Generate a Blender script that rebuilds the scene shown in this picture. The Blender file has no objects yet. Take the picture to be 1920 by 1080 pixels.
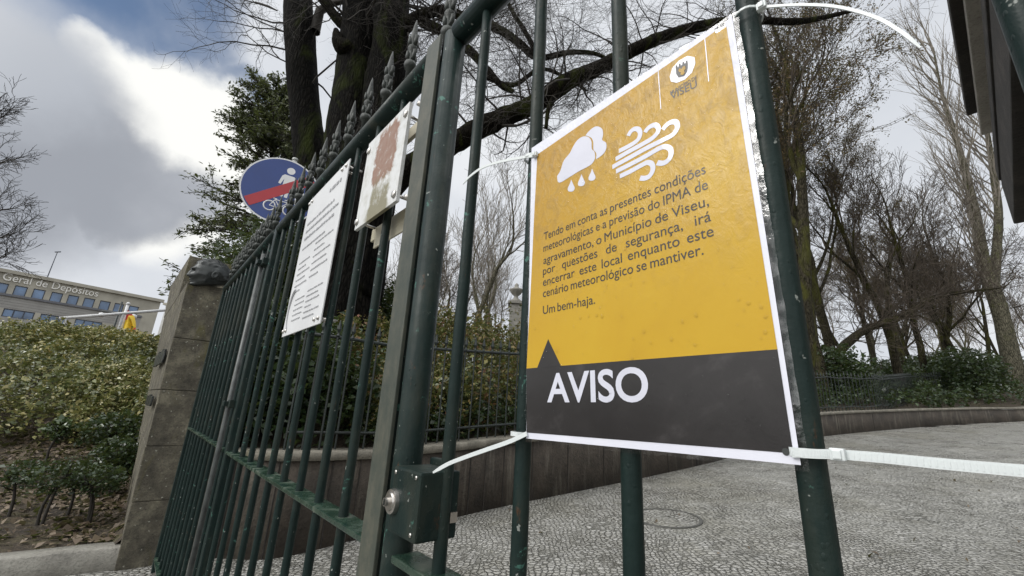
import bpy, bmesh, math, random
import numpy as np
from mathutils import Vector, Matrix, noise as mnoise
R = math.radians
random.seed(7); rng = np.random.default_rng(7)
scene = bpy.context.scene
COL = scene.collection

# ------------------------------------------------------------------ camera
F_PX = 789.0; CAM_H = 1.18
B0 = Vector((0.9985656, 0.0535414, 0.0)); B1 = Vector((-0.0151688, 0.2829037, 0.9590284)); B2 = Vector((0.0513477, -0.9576527, 0.2833101))
cam = bpy.data.cameras.new("camera"); camo = bpy.data.objects.new("camera", cam); COL.objects.link(camo)
cam.sensor_width = 36; cam.lens = 36 * F_PX / 1920; cam.clip_start = 0.02; cam.clip_end = 2000
right = Vector((B0[0], B1[0], B2[0])); up = -Vector((B0[1], B1[1], B2[1])); back = -Vector((B0[2], B1[2], B2[2]))
camo.matrix_world = Matrix(((right.x, up.x, back.x, 0), (right.y, up.y, back.y, 0), (right.z, up.z, back.z, CAM_H), (0, 0, 0, 1)))
scene.camera = camo
CAM = Vector((0, 0, CAM_H))
def ray(px, py):
    v = Vector((px - 960, py - 540, F_PX)); return Vector((B0.dot(v), B1.dot(v), B2.dot(v)))
def at(px, py, Y):
    r = ray(px, py); return CAM + r * (Y / r.y)
def atz(px, py, z):
    r = ray(px, py); return CAM + r * ((z - CAM_H) / r.z)

# ------------------------------------------------------------------ world + sun
scene.view_settings.view_transform = 'Standard'; scene.view_settings.look = 'None'
scene.view_settings.exposure = 0.12; scene.view_settings.gamma = 1.0
SUN_DIR = Vector((-.80, -.42, .72)).normalized()      # soft sun behind cloud over the street, to the left of and behind the camera
sun_el = math.asin(SUN_DIR.z); sun_az = math.atan2(SUN_DIR.x, SUN_DIR.y)
sl = bpy.data.lights.new("sun", 'SUN'); sl.energy = 1.6; sl.angle = R(25); sl.color = (1, .98, .95)
so = bpy.data.objects.new("sun", sl); COL.objects.link(so)
so.rotation_euler = (-SUN_DIR).to_track_quat('-Z', 'Y').to_euler()
w = bpy.data.worlds.new("World"); scene.world = w; w.use_nodes = True
def build_world():
    nt = w.node_tree; N = nt.nodes; L = nt.links; N.clear()
    def nd(t, **k):
        n = N.new(t)
        for a, b in k.items(): setattr(n, a, b)
        return n
    out = nd('ShaderNodeOutputWorld'); sky = nd('ShaderNodeTexSky', sky_type='NISHITA', sun_disc=False, sun_elevation=sun_el, sun_rotation=sun_az)
    sky.air_density = 1.0; sky.dust_density = 0.6
    bgs = nd('ShaderNodeBackground'); L.new(sky.outputs[0], bgs.inputs[0]); bgs.inputs[1].default_value = 0.09
    tc = nd('ShaderNodeTexCoord')
    nz = nd('ShaderNodeTexNoise'); L.new(tc.outputs['Generated'], nz.inputs['Vector'])
    nz.inputs['Scale'].default_value = 5.0; nz.inputs['Detail'].default_value = 10; nz.inputs['Roughness'].default_value = .58
    sub = nd('ShaderNodeVectorMath', operation='SUBTRACT'); L.new(nz.outputs['Color'], sub.inputs[0]); sub.inputs[1].default_value = (.5, .5, .5)
    sc_ = nd('ShaderNodeVectorMath', operation='SCALE'); L.new(sub.outputs[0], sc_.inputs[0]); sc_.inputs['Scale'].default_value = .13
    add = nd('ShaderNodeVectorMath', operation='ADD'); L.new(tc.outputs['Generated'], add.inputs[0]); L.new(sc_.outputs[0], add.inputs[1])
    nrm = nd('ShaderNodeVectorMath', operation='NORMALIZE'); L.new(add.outputs[0], nrm.inputs[0])
    def blob(px, py, r_in, r_out):
        d = ray(px, py).normalized()
        dt = nd('ShaderNodeVectorMath', operation='DOT_PRODUCT'); L.new(nrm.outputs[0], dt.inputs[0]); dt.inputs[1].default_value = d
        mr = nd('ShaderNodeMapRange', interpolation_type='SMOOTHSTEP'); L.new(dt.outputs['Value'], mr.inputs['Value'])
        mr.inputs['From Min'].default_value = math.cos(R(r_out)); mr.inputs['From Max'].default_value = math.cos(R(r_in))
        return mr.outputs[0]
    def union(bs):
        o = bs[0]
        for b in bs[1:]:
            m = nd('ShaderNodeMath', operation='MAXIMUM'); L.new(o, m.inputs[0]); L.new(b, m.inputs[1]); o = m.outputs[0]
        return o
    def mix(a, b, f):
        m = nd('ShaderNodeMix', data_type='RGBA'); L.new(f, m.inputs['Factor'])
        for s, v in ((6, a), (7, b)):
            if isinstance(v, tuple): m.inputs[s].default_value = (*v, 1)
            else: L.new(v, m.inputs[s])
        return m.outputs[2]
    # overcast base with broad soft mottling
    n2 = nd('ShaderNodeTexNoise'); L.new(tc.outputs['Generated'], n2.inputs['Vector']); n2.inputs['Scale'].default_value = 2.6; n2.inputs['Detail'].default_value = 7
    r2 = nd('ShaderNodeMapRange', interpolation_type='SMOOTHSTEP'); L.new(n2.outputs['Fac'], r2.inputs['Value']); r2.inputs['From Min'].default_value = .36; r2.inputs['From Max'].default_value = .64
    base = mix((.63, .66, .71), (.78, .80, .83), r2.outputs[0])
    bright = union([blob(182, 98, 1.0, 2.6), blob(228, 148, 2.2, 4), blob(290, 190, 3.2, 5.2), blob(355, 208, 3.8, 6), blob(325, 262, 3, 5), blob(410, 250, 3, 5.5), blob(445, 330, 2, 5), blob(345, 425, .5, 4.5), blob(290, 455, .5, 4)])
    dark = union([blob(50, 190, 4, 9), blob(85, 265, 5, 8.5), blob(150, 262, 3, 6), blob(195, 322, 4, 6.8), blob(250, 368, 4, 6.5), blob(325, 358, 2.5, 5), blob(20, 340, 4, 8), blob(-110, 250, 8, 15), blob(385, 365, 1, 4)])
    c = mix(base, (.93, .93, .90), bright)
    low = mix((.33, .35, .39), (.47, .49, .53), r2.outputs[0])
    c = mix(c, low, dark)
    veil = union([blob(30, 110, 2, 8), blob(80, 130, 1, 6)])
    vm = nd('ShaderNodeMath', operation='MULTIPLY'); L.new(veil, vm.inputs[0]); vm.inputs[1].default_value = .7
    c = mix(c, (.50, .53, .58), vm.outputs[0])
    # unseen sky behind the camera, brightness added to light the foreground
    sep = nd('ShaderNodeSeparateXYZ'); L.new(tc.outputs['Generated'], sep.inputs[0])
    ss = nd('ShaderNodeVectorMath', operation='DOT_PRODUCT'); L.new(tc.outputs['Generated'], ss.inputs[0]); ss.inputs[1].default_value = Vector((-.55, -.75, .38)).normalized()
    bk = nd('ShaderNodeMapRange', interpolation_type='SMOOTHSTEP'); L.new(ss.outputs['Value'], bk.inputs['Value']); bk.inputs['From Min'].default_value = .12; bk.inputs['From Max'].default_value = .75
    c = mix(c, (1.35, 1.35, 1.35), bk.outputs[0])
    zn = nd('ShaderNodeMapRange', interpolation_type='SMOOTHSTEP'); L.new(sep.outputs[2], zn.inputs['Value']); zn.inputs['From Min'].default_value = .80; zn.inputs['From Max'].default_value = .95  # overhead sky out of frame, brightness added to lift the ground
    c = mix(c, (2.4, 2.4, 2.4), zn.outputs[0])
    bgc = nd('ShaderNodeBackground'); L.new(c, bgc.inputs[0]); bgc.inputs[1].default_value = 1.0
    blue = union([blob(112, 8, 3.5, 5.5), blob(80, -25, 3, 5), blob(150, -20, 3, 6), blob(190, 40, 3.5, 5.5), blob(150, 25, 3, 5), blob(255, 75, 2.5, 4.5), blob(250, 0, 3, 6), blob(330, 112, 1.2, 4.5), blob(400, 162, 1.2, 4), blob(340, 40, 1, 6), blob(450, 200, .5, 4), blob(180, -90, 8, 12)])
    for msk in (bright, dark):
        iv = nd('ShaderNodeMath', operation='SUBTRACT'); iv.inputs[0].default_value = 1; L.new(msk, iv.inputs[1])
        mu = nd('ShaderNodeMath', operation='MULTIPLY'); L.new(blue, mu.inputs[0]); L.new(iv.outputs[0], mu.inputs[1]); blue = mu.outputs[0]
    n3 = nd('ShaderNodeTexNoise'); L.new(tc.outputs['Generated'], n3.inputs['Vector']); n3.inputs['Scale'].default_value = 4.5; n3.inputs['Detail'].default_value = 6
    r3 = nd('ShaderNodeMapRange', interpolation_type='SMOOTHSTEP'); L.new(n3.outputs['Fac'], r3.inputs['Value']); r3.inputs['From Min'].default_value = .42; r3.inputs['From Max'].default_value = .66
    r3.inputs['To Min'].default_value = 1; r3.inputs['To Max'].default_value = .72
    mm = nd('ShaderNodeMath', operation='MULTIPLY'); L.new(blue, mm.inputs[0]); L.new(r3.outputs[0], mm.inputs[1])
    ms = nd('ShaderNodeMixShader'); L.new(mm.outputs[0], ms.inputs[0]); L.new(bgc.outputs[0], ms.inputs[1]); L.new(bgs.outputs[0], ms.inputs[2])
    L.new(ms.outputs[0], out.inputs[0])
build_world()

# ------------------------------------------------------------------ materials
def new_mat(name):
    m = bpy.data.materials.new(name); m.use_nodes = True
    nt = m.node_tree; b = nt.nodes['Principled BSDF']
    return m, nt, b
def nnode(nt, t, ins=None, **k):
    n = nt.nodes.new(t)
    for a, v in k.items(): setattr(n, a, v)
    for a, v in (ins or {}).items():
        if hasattr(v, 'is_output'): nt.links.new(v, n.inputs[a])
        else: n.inputs[a].default_value = v
    return n
def ramp(nt, fac, stops, interp='LINEAR'):
    n = nt.nodes.new('ShaderNodeValToRGB'); nt.links.new(fac, n.inputs[0]); cr = n.color_ramp; cr.interpolation = interp
    while len(cr.elements) < len(stops): cr.elements.new(.5)
    for e, (p, c) in zip(cr.elements, stops): e.position = p; e.color = (*c, 1) if len(c) == 3 else c
    return n.outputs[0]
def mixc(nt, a, b, f):
    m = nt.nodes.new('ShaderNodeMix'); m.data_type = 'RGBA'
    for s, v in ((0, f), (6, a), (7, b)):
        if hasattr(v, 'is_output'): nt.links.new(v, m.inputs[s])
        else: m.inputs[s].default_value = (*v, 1) if isinstance(v, tuple) else v
    return m.outputs[2]
def objco(nt, scale=(1, 1, 1)):
    tc = nt.nodes.new('ShaderNodeTexCoord'); mp = nt.nodes.new('ShaderNodeMapping'); mp.inputs['Scale'].default_value = scale
    nt.links.new(tc.outputs['Object'], mp.inputs[0]); return mp.outputs[0]
def noise(nt, co, scale, detail=6, rough=.55, dist=0):
    return nnode(nt, 'ShaderNodeTexNoise', {'Vector': co, 'Scale': scale, 'Detail': detail, 'Roughness': rough, 'Distortion': dist}).outputs['Fac']
def bump(nt, b, h, strength=.4, dist=.01):
    n = nnode(nt, 'ShaderNodeBump', {'Height': h, 'Strength': strength, 'Distance': dist}); nt.links.new(n.outputs[0], b.inputs['Normal']); return n
def sets(b, **k):
    for a, v in k.items(): b.inputs[a.replace('_', ' ')].default_value = (*v, 1) if isinstance(v, tuple) and len(v) == 3 else v

def mat_simple(name, col, rough=.6, metal=0, var=.25, nscale=8, bstr=.15, bdist=.004, coat=0):
    m, nt, b = new_mat(name); co = objco(nt)
    f = noise(nt, co, nscale)
    d = tuple(c * (1 - var) for c in col); l = tuple(min(1, c * (1 + var)) for c in col)
    nt.links.new(ramp(nt, f, [(.3, d), (.7, l)]), b.inputs['Base Color'])
    sets(b, Roughness=rough, Metallic=metal); b.inputs['Coat Weight'].default_value = coat
    if bstr: bump(nt, b, noise(nt, co, nscale * 6), bstr, bdist)
    return m
def mat_green_paint():
    m, nt, b = new_mat('green_paint'); co = objco(nt)
    f = noise(nt, co, 9, 8, .65)
    c = ramp(nt, f, [(.3, (.006, .014, .013)), (.55, (.010, .021, .019)), (.75, (.026, .036, .032))])
    ch = noise(nt, co, 26, 7, .7, .4)                                       # old lighter coat showing through chips
    cm = ramp(nt, ch, [(.635, (0, 0, 0)), (.66, (1, 1, 1))])
    c = mixc(nt, c, (.05, .13, .105), cm)
    fl = noise(nt, co, 90, 3, .5)
    c = mixc(nt, c, (.28, .30, .28), ramp(nt, fl, [(.70, (0, 0, 0)), (.73, (.8, .8, .8))]))
    ru = noise(nt, objco(nt, (1, 1, .5)), 34, 8, .75)                                   # rust bleeding through, runs downwards
    c = mixc(nt, c, (.075, .036, .018), ramp(nt, ru, [(.63, (0, 0, 0)), (.70, (.85, .85, .85))]))
    gr = noise(nt, objco(nt, (1, 1, .3)), 7, 6, .65)                                     # dull grime film
    c = mixc(nt, c, (.042, .045, .034), ramp(nt, gr, [(.52, (0, 0, 0)), (.68, (.7, .7, .7))]))
    nt.links.new(c, b.inputs['Base Color'])
    nt.links.new(ramp(nt, noise(nt, co, 14, 5), [(.35, (.34, .34, .34)), (.7, (.58, .58, .58))]), b.inputs['Roughness']); b.inputs['Specular IOR Level'].default_value = .17
    vd = nnode(nt, 'ShaderNodeTexVoronoi', {'Vector': objco(nt, (1, 1, .7)), 'Scale': 210, 'Randomness': 1.0})          # rain beads standing on the paint
    sp = nnode(nt, 'ShaderNodeSeparateColor', {0: vd.outputs['Color']}).outputs[0]
    rad = nnode(nt, 'ShaderNodeMapRange', {'Value': sp, 'From Min': .62, 'From Max': 1.0, 'To Min': 0.0, 'To Max': .42}).outputs[0]
    dm = nnode(nt, 'ShaderNodeMath', {0: rad, 1: vd.outputs['Distance']}, operation='SUBTRACT'); dm.use_clamp = True
    dh = nnode(nt, 'ShaderNodeMath', {0: dm.outputs[0], 1: .5}, operation='POWER').outputs[0]
    hh = nnode(nt, 'ShaderNodeMath', {0: dh, 1: .9, 2: nnode(nt, 'ShaderNodeMath', {0: noise(nt, co, 120, 5, .65), 1: .55}, operation='MULTIPLY').outputs[0]}, operation='MULTIPLY_ADD').outputs[0]
    hh = nnode(nt, 'ShaderNodeMath', {0: noise(nt, co, 38, 5, .6), 1: .8, 2: hh}, operation='MULTIPLY_ADD').outputs[0]
    bump(nt, b, hh, .38, .003)
    return m
def mat_dirty_paint():
    m, nt, b = new_mat('weathered_paint'); co = objco(nt, (1, 1, .6))
    f = noise(nt, co, 18, 9, .75)
    c = ramp(nt, f, [(.3, (.022, .034, .028)), (.5, (.05, .057, .044)), (.7, (.095, .092, .068))])
    nt.links.new(c, b.inputs['Base Color']); sets(b, Roughness=.6); bump(nt, b, f, .3, .002)
    return m
def mat_wetrail():
    m, nt, b = new_mat('wet_rail_paint'); co = objco(nt)
    f = noise(nt, co, 22, 7, .6)
    c = ramp(nt, f, [(.35, (.012, .03, .023)), (.55, (.026, .05, .034)), (.7, (.11, .125, .10))])
    nt.links.new(c, b.inputs['Base Color']); nt.links.new(ramp(nt, f, [(.4, (.12, .12, .12)), (.65, (.5, .5, .5))]), b.inputs['Roughness'])
    bump(nt, b, noise(nt, co, 60, 4), .3, .003); return m
def mat_stone(name, cols, sc=3, moss=(.10, .10, .035), mossamt=.5, lich=True, rough=.85):
    m, nt, b = new_mat(name); co = objco(nt)
    f = noise(nt, co, sc, 9, .68); g = noise(nt, co, sc * 11, 4, .7)
    c = ramp(nt, f, [(.28, cols[0]), (.5, cols[1]), (.72, cols[2])])
    c = mixc(nt, c, tuple(x * .55 for x in cols[0]), ramp(nt, g, [(.5, (0, 0, 0)), (.72, (.7, .7, .7))]))
    mo = noise(nt, objco(nt, (1, 1, .35)), sc * 1.6, 7, .6, .5)
    c = mixc(nt, c, moss, ramp(nt, mo, [(1 - mossamt, (0, 0, 0)), (1 - mossamt + .18, (.75, .75, .75))]))
    if lich:
        v = nnode(nt, 'ShaderNodeTexVoronoi', {'Vector': co, 'Scale': sc * 3.2, 'Randomness': 1.0}).outputs['Distance']
        vv = nnode(nt, 'ShaderNodeMath', {0: v, 1: noise(nt, co, sc * 14, 3)}, operation='ADD').outputs[0]
        c = mixc(nt, c, (.36, .36, .30), ramp(nt, vv, [(.52, (.8, .8, .8)), (.60, (0, 0, 0))]))
    nt.links.new(c, b.inputs['Base Color']); sets(b, Roughness=rough)
    h = nnode(nt, 'ShaderNodeMath', {0: f, 1: g}, operation='ADD').outputs[0]
    bump(nt, b, h, .6, .02); return m
def mat_bark(name, dark, mid, light, moss, mossamt=.5, sc=1.0):
    m, nt, b = new_mat(name); co = objco(nt, (1, 1, .22))
    f = noise(nt, co, 16 * sc, 9, .7, .6)
    v = nnode(nt, 'ShaderNodeTexVoronoi', {'Vector': co, 'Scale': 22 * sc}, feature='DISTANCE_TO_EDGE').outputs['Distance']
    c = ramp(nt, f, [(.3, dark), (.5, mid), (.72, light)])
    c = mixc(nt, tuple(x * .4 for x in dark), c, ramp(nt, v, [(0, (0, 0, 0)), (.16, (1, 1, 1))])); b.inputs['Specular IOR Level'].default_value = .06
    co2 = objco(nt, (1, 1, .5)); mo = noise(nt, co2, 1.7 * sc, 8, .65, .8)
    c = mixc(nt, c, moss, ramp(nt, mo, [(1 - mossamt, (0, 0, 0)), (1 - mossamt + .14, (.85, .85, .85))]))
    nt.links.new(c, b.inputs['Base Color']); sets(b, Roughness=.85)
    h = nnode(nt, 'ShaderNodeMath', {0: f, 1: v}, operation='ADD').outputs[0]
    bump(nt, b, h, .9, .04); return m
def mat_leaf(name, stops, rough=.38, scale=1.1):
    m, nt, b = new_mat(name)
    g = nnode(nt, 'ShaderNodeNewGeometry'); co = objco(nt)
    f = noise(nt, co, scale, 4)
    a = nnode(nt, 'ShaderNodeMath', {0: g.outputs['Random Per Island'], 1: .55}, operation='MULTIPLY').outputs[0]
    q = nnode(nt, 'ShaderNodeMath', {0: f, 1: .9, 2: a}, operation='MULTIPLY_ADD').outputs[0]
    q = nnode(nt, 'ShaderNodeMath', {0: q, 1: .22}, operation='SUBTRACT').outputs[0]
    nt.links.new(ramp(nt, q, stops), b.inputs['Base Color']); sets(b, Roughness=rough)
    b.inputs['Transmission Weight'].default_value = 0
    tr = nnode(nt, 'ShaderNodeBsdfTranslucent', {'Color': (.16, .2, .05, 1)})
    ms = nnode(nt, 'ShaderNodeMixShader', {0: .14, 1: b.outputs[0], 2: tr.outputs[0]})
    nt.links.new(ms.outputs[0], nt.nodes['Material Output'].inputs[0]); return m
def mat_cobble():
    m, nt, b = new_mat('granite_setts'); co = objco(nt)
    wv = nnode(nt, 'ShaderNodeTexNoise', {'Vector': co, 'Scale': 1.1, 'Detail': 3}).outputs['Color']
    ad = nnode(nt, 'ShaderNodeVectorMath', {0: wv}, operation='SCALE'); ad.inputs['Scale'].default_value = .35
    fw = nnode(nt, 'ShaderNodeTexNoise', {'Vector': co, 'Scale': 34, 'Detail': 3}).outputs['Color']
    af = nnode(nt, 'ShaderNodeVectorMath', {0: fw}, operation='SCALE'); af.inputs['Scale'].default_value = .022
    cc = nnode(nt, 'ShaderNodeVectorMath', {0: co, 1: ad.outputs[0]}, operation='ADD').outputs[0]
    cc = nnode(nt, 'ShaderNodeVectorMath', {0: cc, 1: af.outputs[0]}, operation='ADD').outputs[0]
    SC = 24.0
    v = nnode(nt, 'ShaderNodeTexVoronoi', {'Vector': cc, 'Scale': SC, 'Randomness': .55}, feature='DISTANCE_TO_EDGE').outputs['Distance']
    vc = nnode(nt, 'ShaderNodeTexVoronoi', {'Vector': cc, 'Scale': SC, 'Randomness': .55}, feature='F1').outputs['Color']
    se = nnode(nt, 'ShaderNodeSeparateColor', {0: vc}); sep = se.outputs[0]
    st = ramp(nt, sep, [(0, (.30, .295, .265)), (.5, (.385, .38, .35)), (1, (.46, .455, .43))])
    big = noise(nt, co, .55, 6, .65); mid = noise(nt, co, 2.6, 6, .65); gr = noise(nt, co, 170, 3)
    st = mixc(nt, st, (.22, .22, .20), ramp(nt, gr, [(.45, (0, 0, 0)), (.75, (.6, .6, .6))]))
    st = mixc(nt, st, (.24, .225, .17), ramp(nt, big, [(.48, (0, 0, 0)), (.70, (.6, .6, .6))]))              # dirt and damp in broad patches
    st = mixc(nt, st, (.15, .15, .08), ramp(nt, mid, [(.64, (0, 0, 0)), (.78, (.5, .5, .5))]))          # moss
    e1 = nnode(nt, 'ShaderNodeMath', {0: noise(nt, co, 60, 4), 1: .16, 2: v}, operation='MULTIPLY_ADD').outputs[0]
    e2 = nnode(nt, 'ShaderNodeMath', {0: mid, 1: .14, 2: e1}, operation='MULTIPLY_ADD').outputs[0]
    jm = ramp(nt, e2, [(.13, (0, 0, 0)), (.27, (1, 1, 1))])
    joint = mixc(nt, (.03, .03, .024), (.15, .145, .115), mid)
    nt.links.new(mixc(nt, joint, st, jm), b.inputs['Base Color'])
    nt.links.new(ramp(nt, noise(nt, co, 1.6, 6, .6), [(.42, (.22, .22, .22)), (.62, (.6, .6, .6))]), b.inputs['Roughness'])
    tilt = nnode(nt, 'ShaderNodeMath', {0: se.outputs[1], 1: .35, 2: ramp(nt, e2, [(.12, (0, 0, 0)), (.30, (.7, .7, .7)), (.6, (1, 1, 1))])}, operation='MULTIPLY_ADD').outputs[0]
    h = nnode(nt, 'ShaderNodeMath', {0: gr, 1: .12, 2: tilt}, operation='MULTIPLY_ADD').outputs[0]
    bump(nt, b, h, 1.0, .026); return m
def mat_soil():
    m, nt, b = new_mat('leafy_soil'); co = objco(nt)
    f = noise(nt, co, 5, 9, .7); g = noise(nt, co, 40, 4, .7)
    c = ramp(nt, f, [(.3, (.02, .016, .011)), (.5, (.05, .038, .025)), (.7, (.08, .075, .03))])
    c = mixc(nt, c, (.13, .095, .06), ramp(nt, g, [(.52, (0, 0, 0)), (.7, (.8, .8, .8))]))
    nt.links.new(c, b.inputs['Base Color']); sets(b, Roughness=.9); bump(nt, b, g, .8, .04); return m

GREEN = mat_green_paint(); DIRTY = mat_dirty_paint(); RAILTOP = mat_wetrail()
CAST = mat_simple('lichened_iron', (.017, .023, .019), .55, 0, .5, 30, .4, .004)
PILLAR_M = mat_stone('pillar_stone', [(.030, .027, .021), (.105, .095, .070), (.235, .215, .155)], 7.5, (.10, .092, .03), .46)
PILLAR_SIDE = mat_stone('pillar_weathered_side', [(.15, .135, .10), (.25, .225, .16), (.33, .30, .22)], 4, (.15, .145, .05), .5, False)
def mat_wall():
    m = mat_stone('wall_granite', [(.022, .018, .014), (.05, .04, .03), (.085, .068, .052)], 3, (.035, .032, .018), .35, False, .75); nt = m.node_tree; b = nt.nodes['Principled BSDF']
    src = b.inputs['Base Color'].links[0].from_socket; st = noise(nt, objco(nt, (1, 1, .12)), 9, 5, .65)      # rain streaks run down from the coping
    nt.links.new(mixc(nt, src, (.16, .145, .115), ramp(nt, st, [(.52, (0, 0, 0)), (.7, (.7, .7, .7))])), b.inputs['Base Color']); return m
WALL_M = mat_wall()

COPING_M = mat_stone('coping_granite', [(.10, .094, .075), (.20, .185, .15), (.30, .28, .23)], 6, (.10, .095, .03), .4, False, .7)
KERB_M = mat_stone('kerb_granite', [(.16, .155, .135), (.25, .24, .21), (.34, .33, .29)], 6, (.12, .12, .07), .3, False, .6)
KIOSK_M = mat_stone('kiosk_stone', [(.30, .28, .25), (.40, .375, .335), (.48, .45, .41)], 5, (.06, .055, .035), .3, False)
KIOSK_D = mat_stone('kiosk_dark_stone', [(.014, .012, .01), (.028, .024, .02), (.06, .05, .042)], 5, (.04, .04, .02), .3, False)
BARK_BIG = mat_bark('mossy_bark', (.002, .002, .0015), (.006, .0055, .0045), (.020, .018, .015), (.026, .034, .007), .46)
BARK_BR = mat_bark('mossy_branch_bark', (.004, .0035, .0025), (.012, .010, .007), (.03, .026, .018), (.034, .042, .009), .5, 1.6)
BARK_PALE = mat_bark('pale_bark', (.06, .058, .042), (.14, .13, .095), (.24, .225, .165), (.09, .10, .035), .45)
BARK_GREEN = mat_bark('green_bark', (.02, .018, .012), (.052, .046, .032), (.10, .09, .062), (.07, .072, .018), .5)
TWIG = mat_simple('twig_bark', (.062, .048, .034), .8, 0, .4, 3, 0)
TWIG_PALE = mat_simple('pale_twig_bark', (.19, .17, .14), .8, 0, .35, 3, 0)
TWIG_DARK = mat_simple('dark_twig_bark', (.028, .024, .019), .8, 0, .4, 3, 0)
LEAF_BANK = mat_leaf('bank_leaves', [(0, (.03, .05, .02)), (.25, (.09, .115, .045)), (.48, (.20, .21, .075)), (.68, (.32, .28, .11)), (.84, (.42, .40, .24)), (1, (.56, .57, .49))], .34, .9)  # palest stop paints sky highlights on wet leaves into the colour
LEAF_DARK = mat_leaf('dark_evergreen_leaves', [(0, (.010, .022, .010)), (.5, (.026, .048, .018)), (.85, (.055, .085, .028)), (1, (.14, .18, .05))], .32)
LEAF_HEDGE = mat_leaf('mixed_hedge_leaves', [(0, (.02, .035, .012)), (.25, (.05, .07, .022)), (.42, (.12, .13, .035)), (.6, (.2, .175, .05)), (.76, (.15, .06, .035)), (1, (.28, .24, .13))], .5, 1.5)
LEAF_PALE = mat_leaf('pale_glossy_leaves', [(0, (.02, .035, .018)), (.5, (.05, .085, .035)), (1, (.2, .25, .12))], .25)
LEAF_SHEEN = mat_leaf('wet_sheen_leaves', [(0, (.10, .12, .07)), (.5, (.26, .28, .20)), (1, (.48, .50, .42))], .28, 2)  # pale tones paint the sky's reflection on wet leaves
LEAF_YEL = mat_leaf('yellowing_leaves', [(0, (.10, .11, .03)), (.5, (.22, .20, .05)), (.8, (.30, .24, .07)), (1, (.20, .09, .04))], .4, 2)
LEAF_TREE = mat_leaf('evergreen_tree_leaves', [(0, (.028, .036, .022)), (.45, (.065, .08, .042)), (.8, (.13, .145, .07)), (1, (.24, .24, .15))], .4)
LEAF_BROWN = mat_leaf('withered_leaves', [(0, (.05, .03, .013)), (.5, (.10, .062, .025)), (1, (.17, .115, .045))], .7)
LITTER = mat_leaf('fallen_leaves', [(0, (.04, .027, .018)), (.4, (.10, .07, .045)), (.75, (.19, .145, .10)), (1, (.32, .27, .20))], .6)
COBBLE = mat_cobble(); SOIL = mat_soil()
STEEL = mat_simple('steel', (.55, .53, .50), .28, 1, .15, 20, .1, .001)
BRONZE = mat_simple('dark_bronze', (.038, .042, .042), .33, .55, .5, 9, .35, .006)
PLATE_W = mat_simple('white_enamel', (.62, .63, .64), .4, 0, .08, 4, .03, .001)
GREYINK = mat_simple('grey_print', (.34, .345, .36), .5, 0, .1, 8, 0)
CREAM_M = mat_simple('cream_acrylic', (.45, .42, .32), .45, 0, .3, 14, .1, .002)
def mat_tie():
    m, nt, b = new_mat('nylon'); co = objco(nt)
    sets(b, Base_Color=(.62, .66, .66), Roughness=.35); b.inputs['Subsurface Weight'].default_value = .25; b.inputs['Subsurface Radius'].default_value = (.004, .004, .004)
    bump(nt, b, noise(nt, co, 200, 2), .1, .001); return m
NYLON = mat_tie()  # extra leaves coloured as whitish sky highlights in clumps

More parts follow.
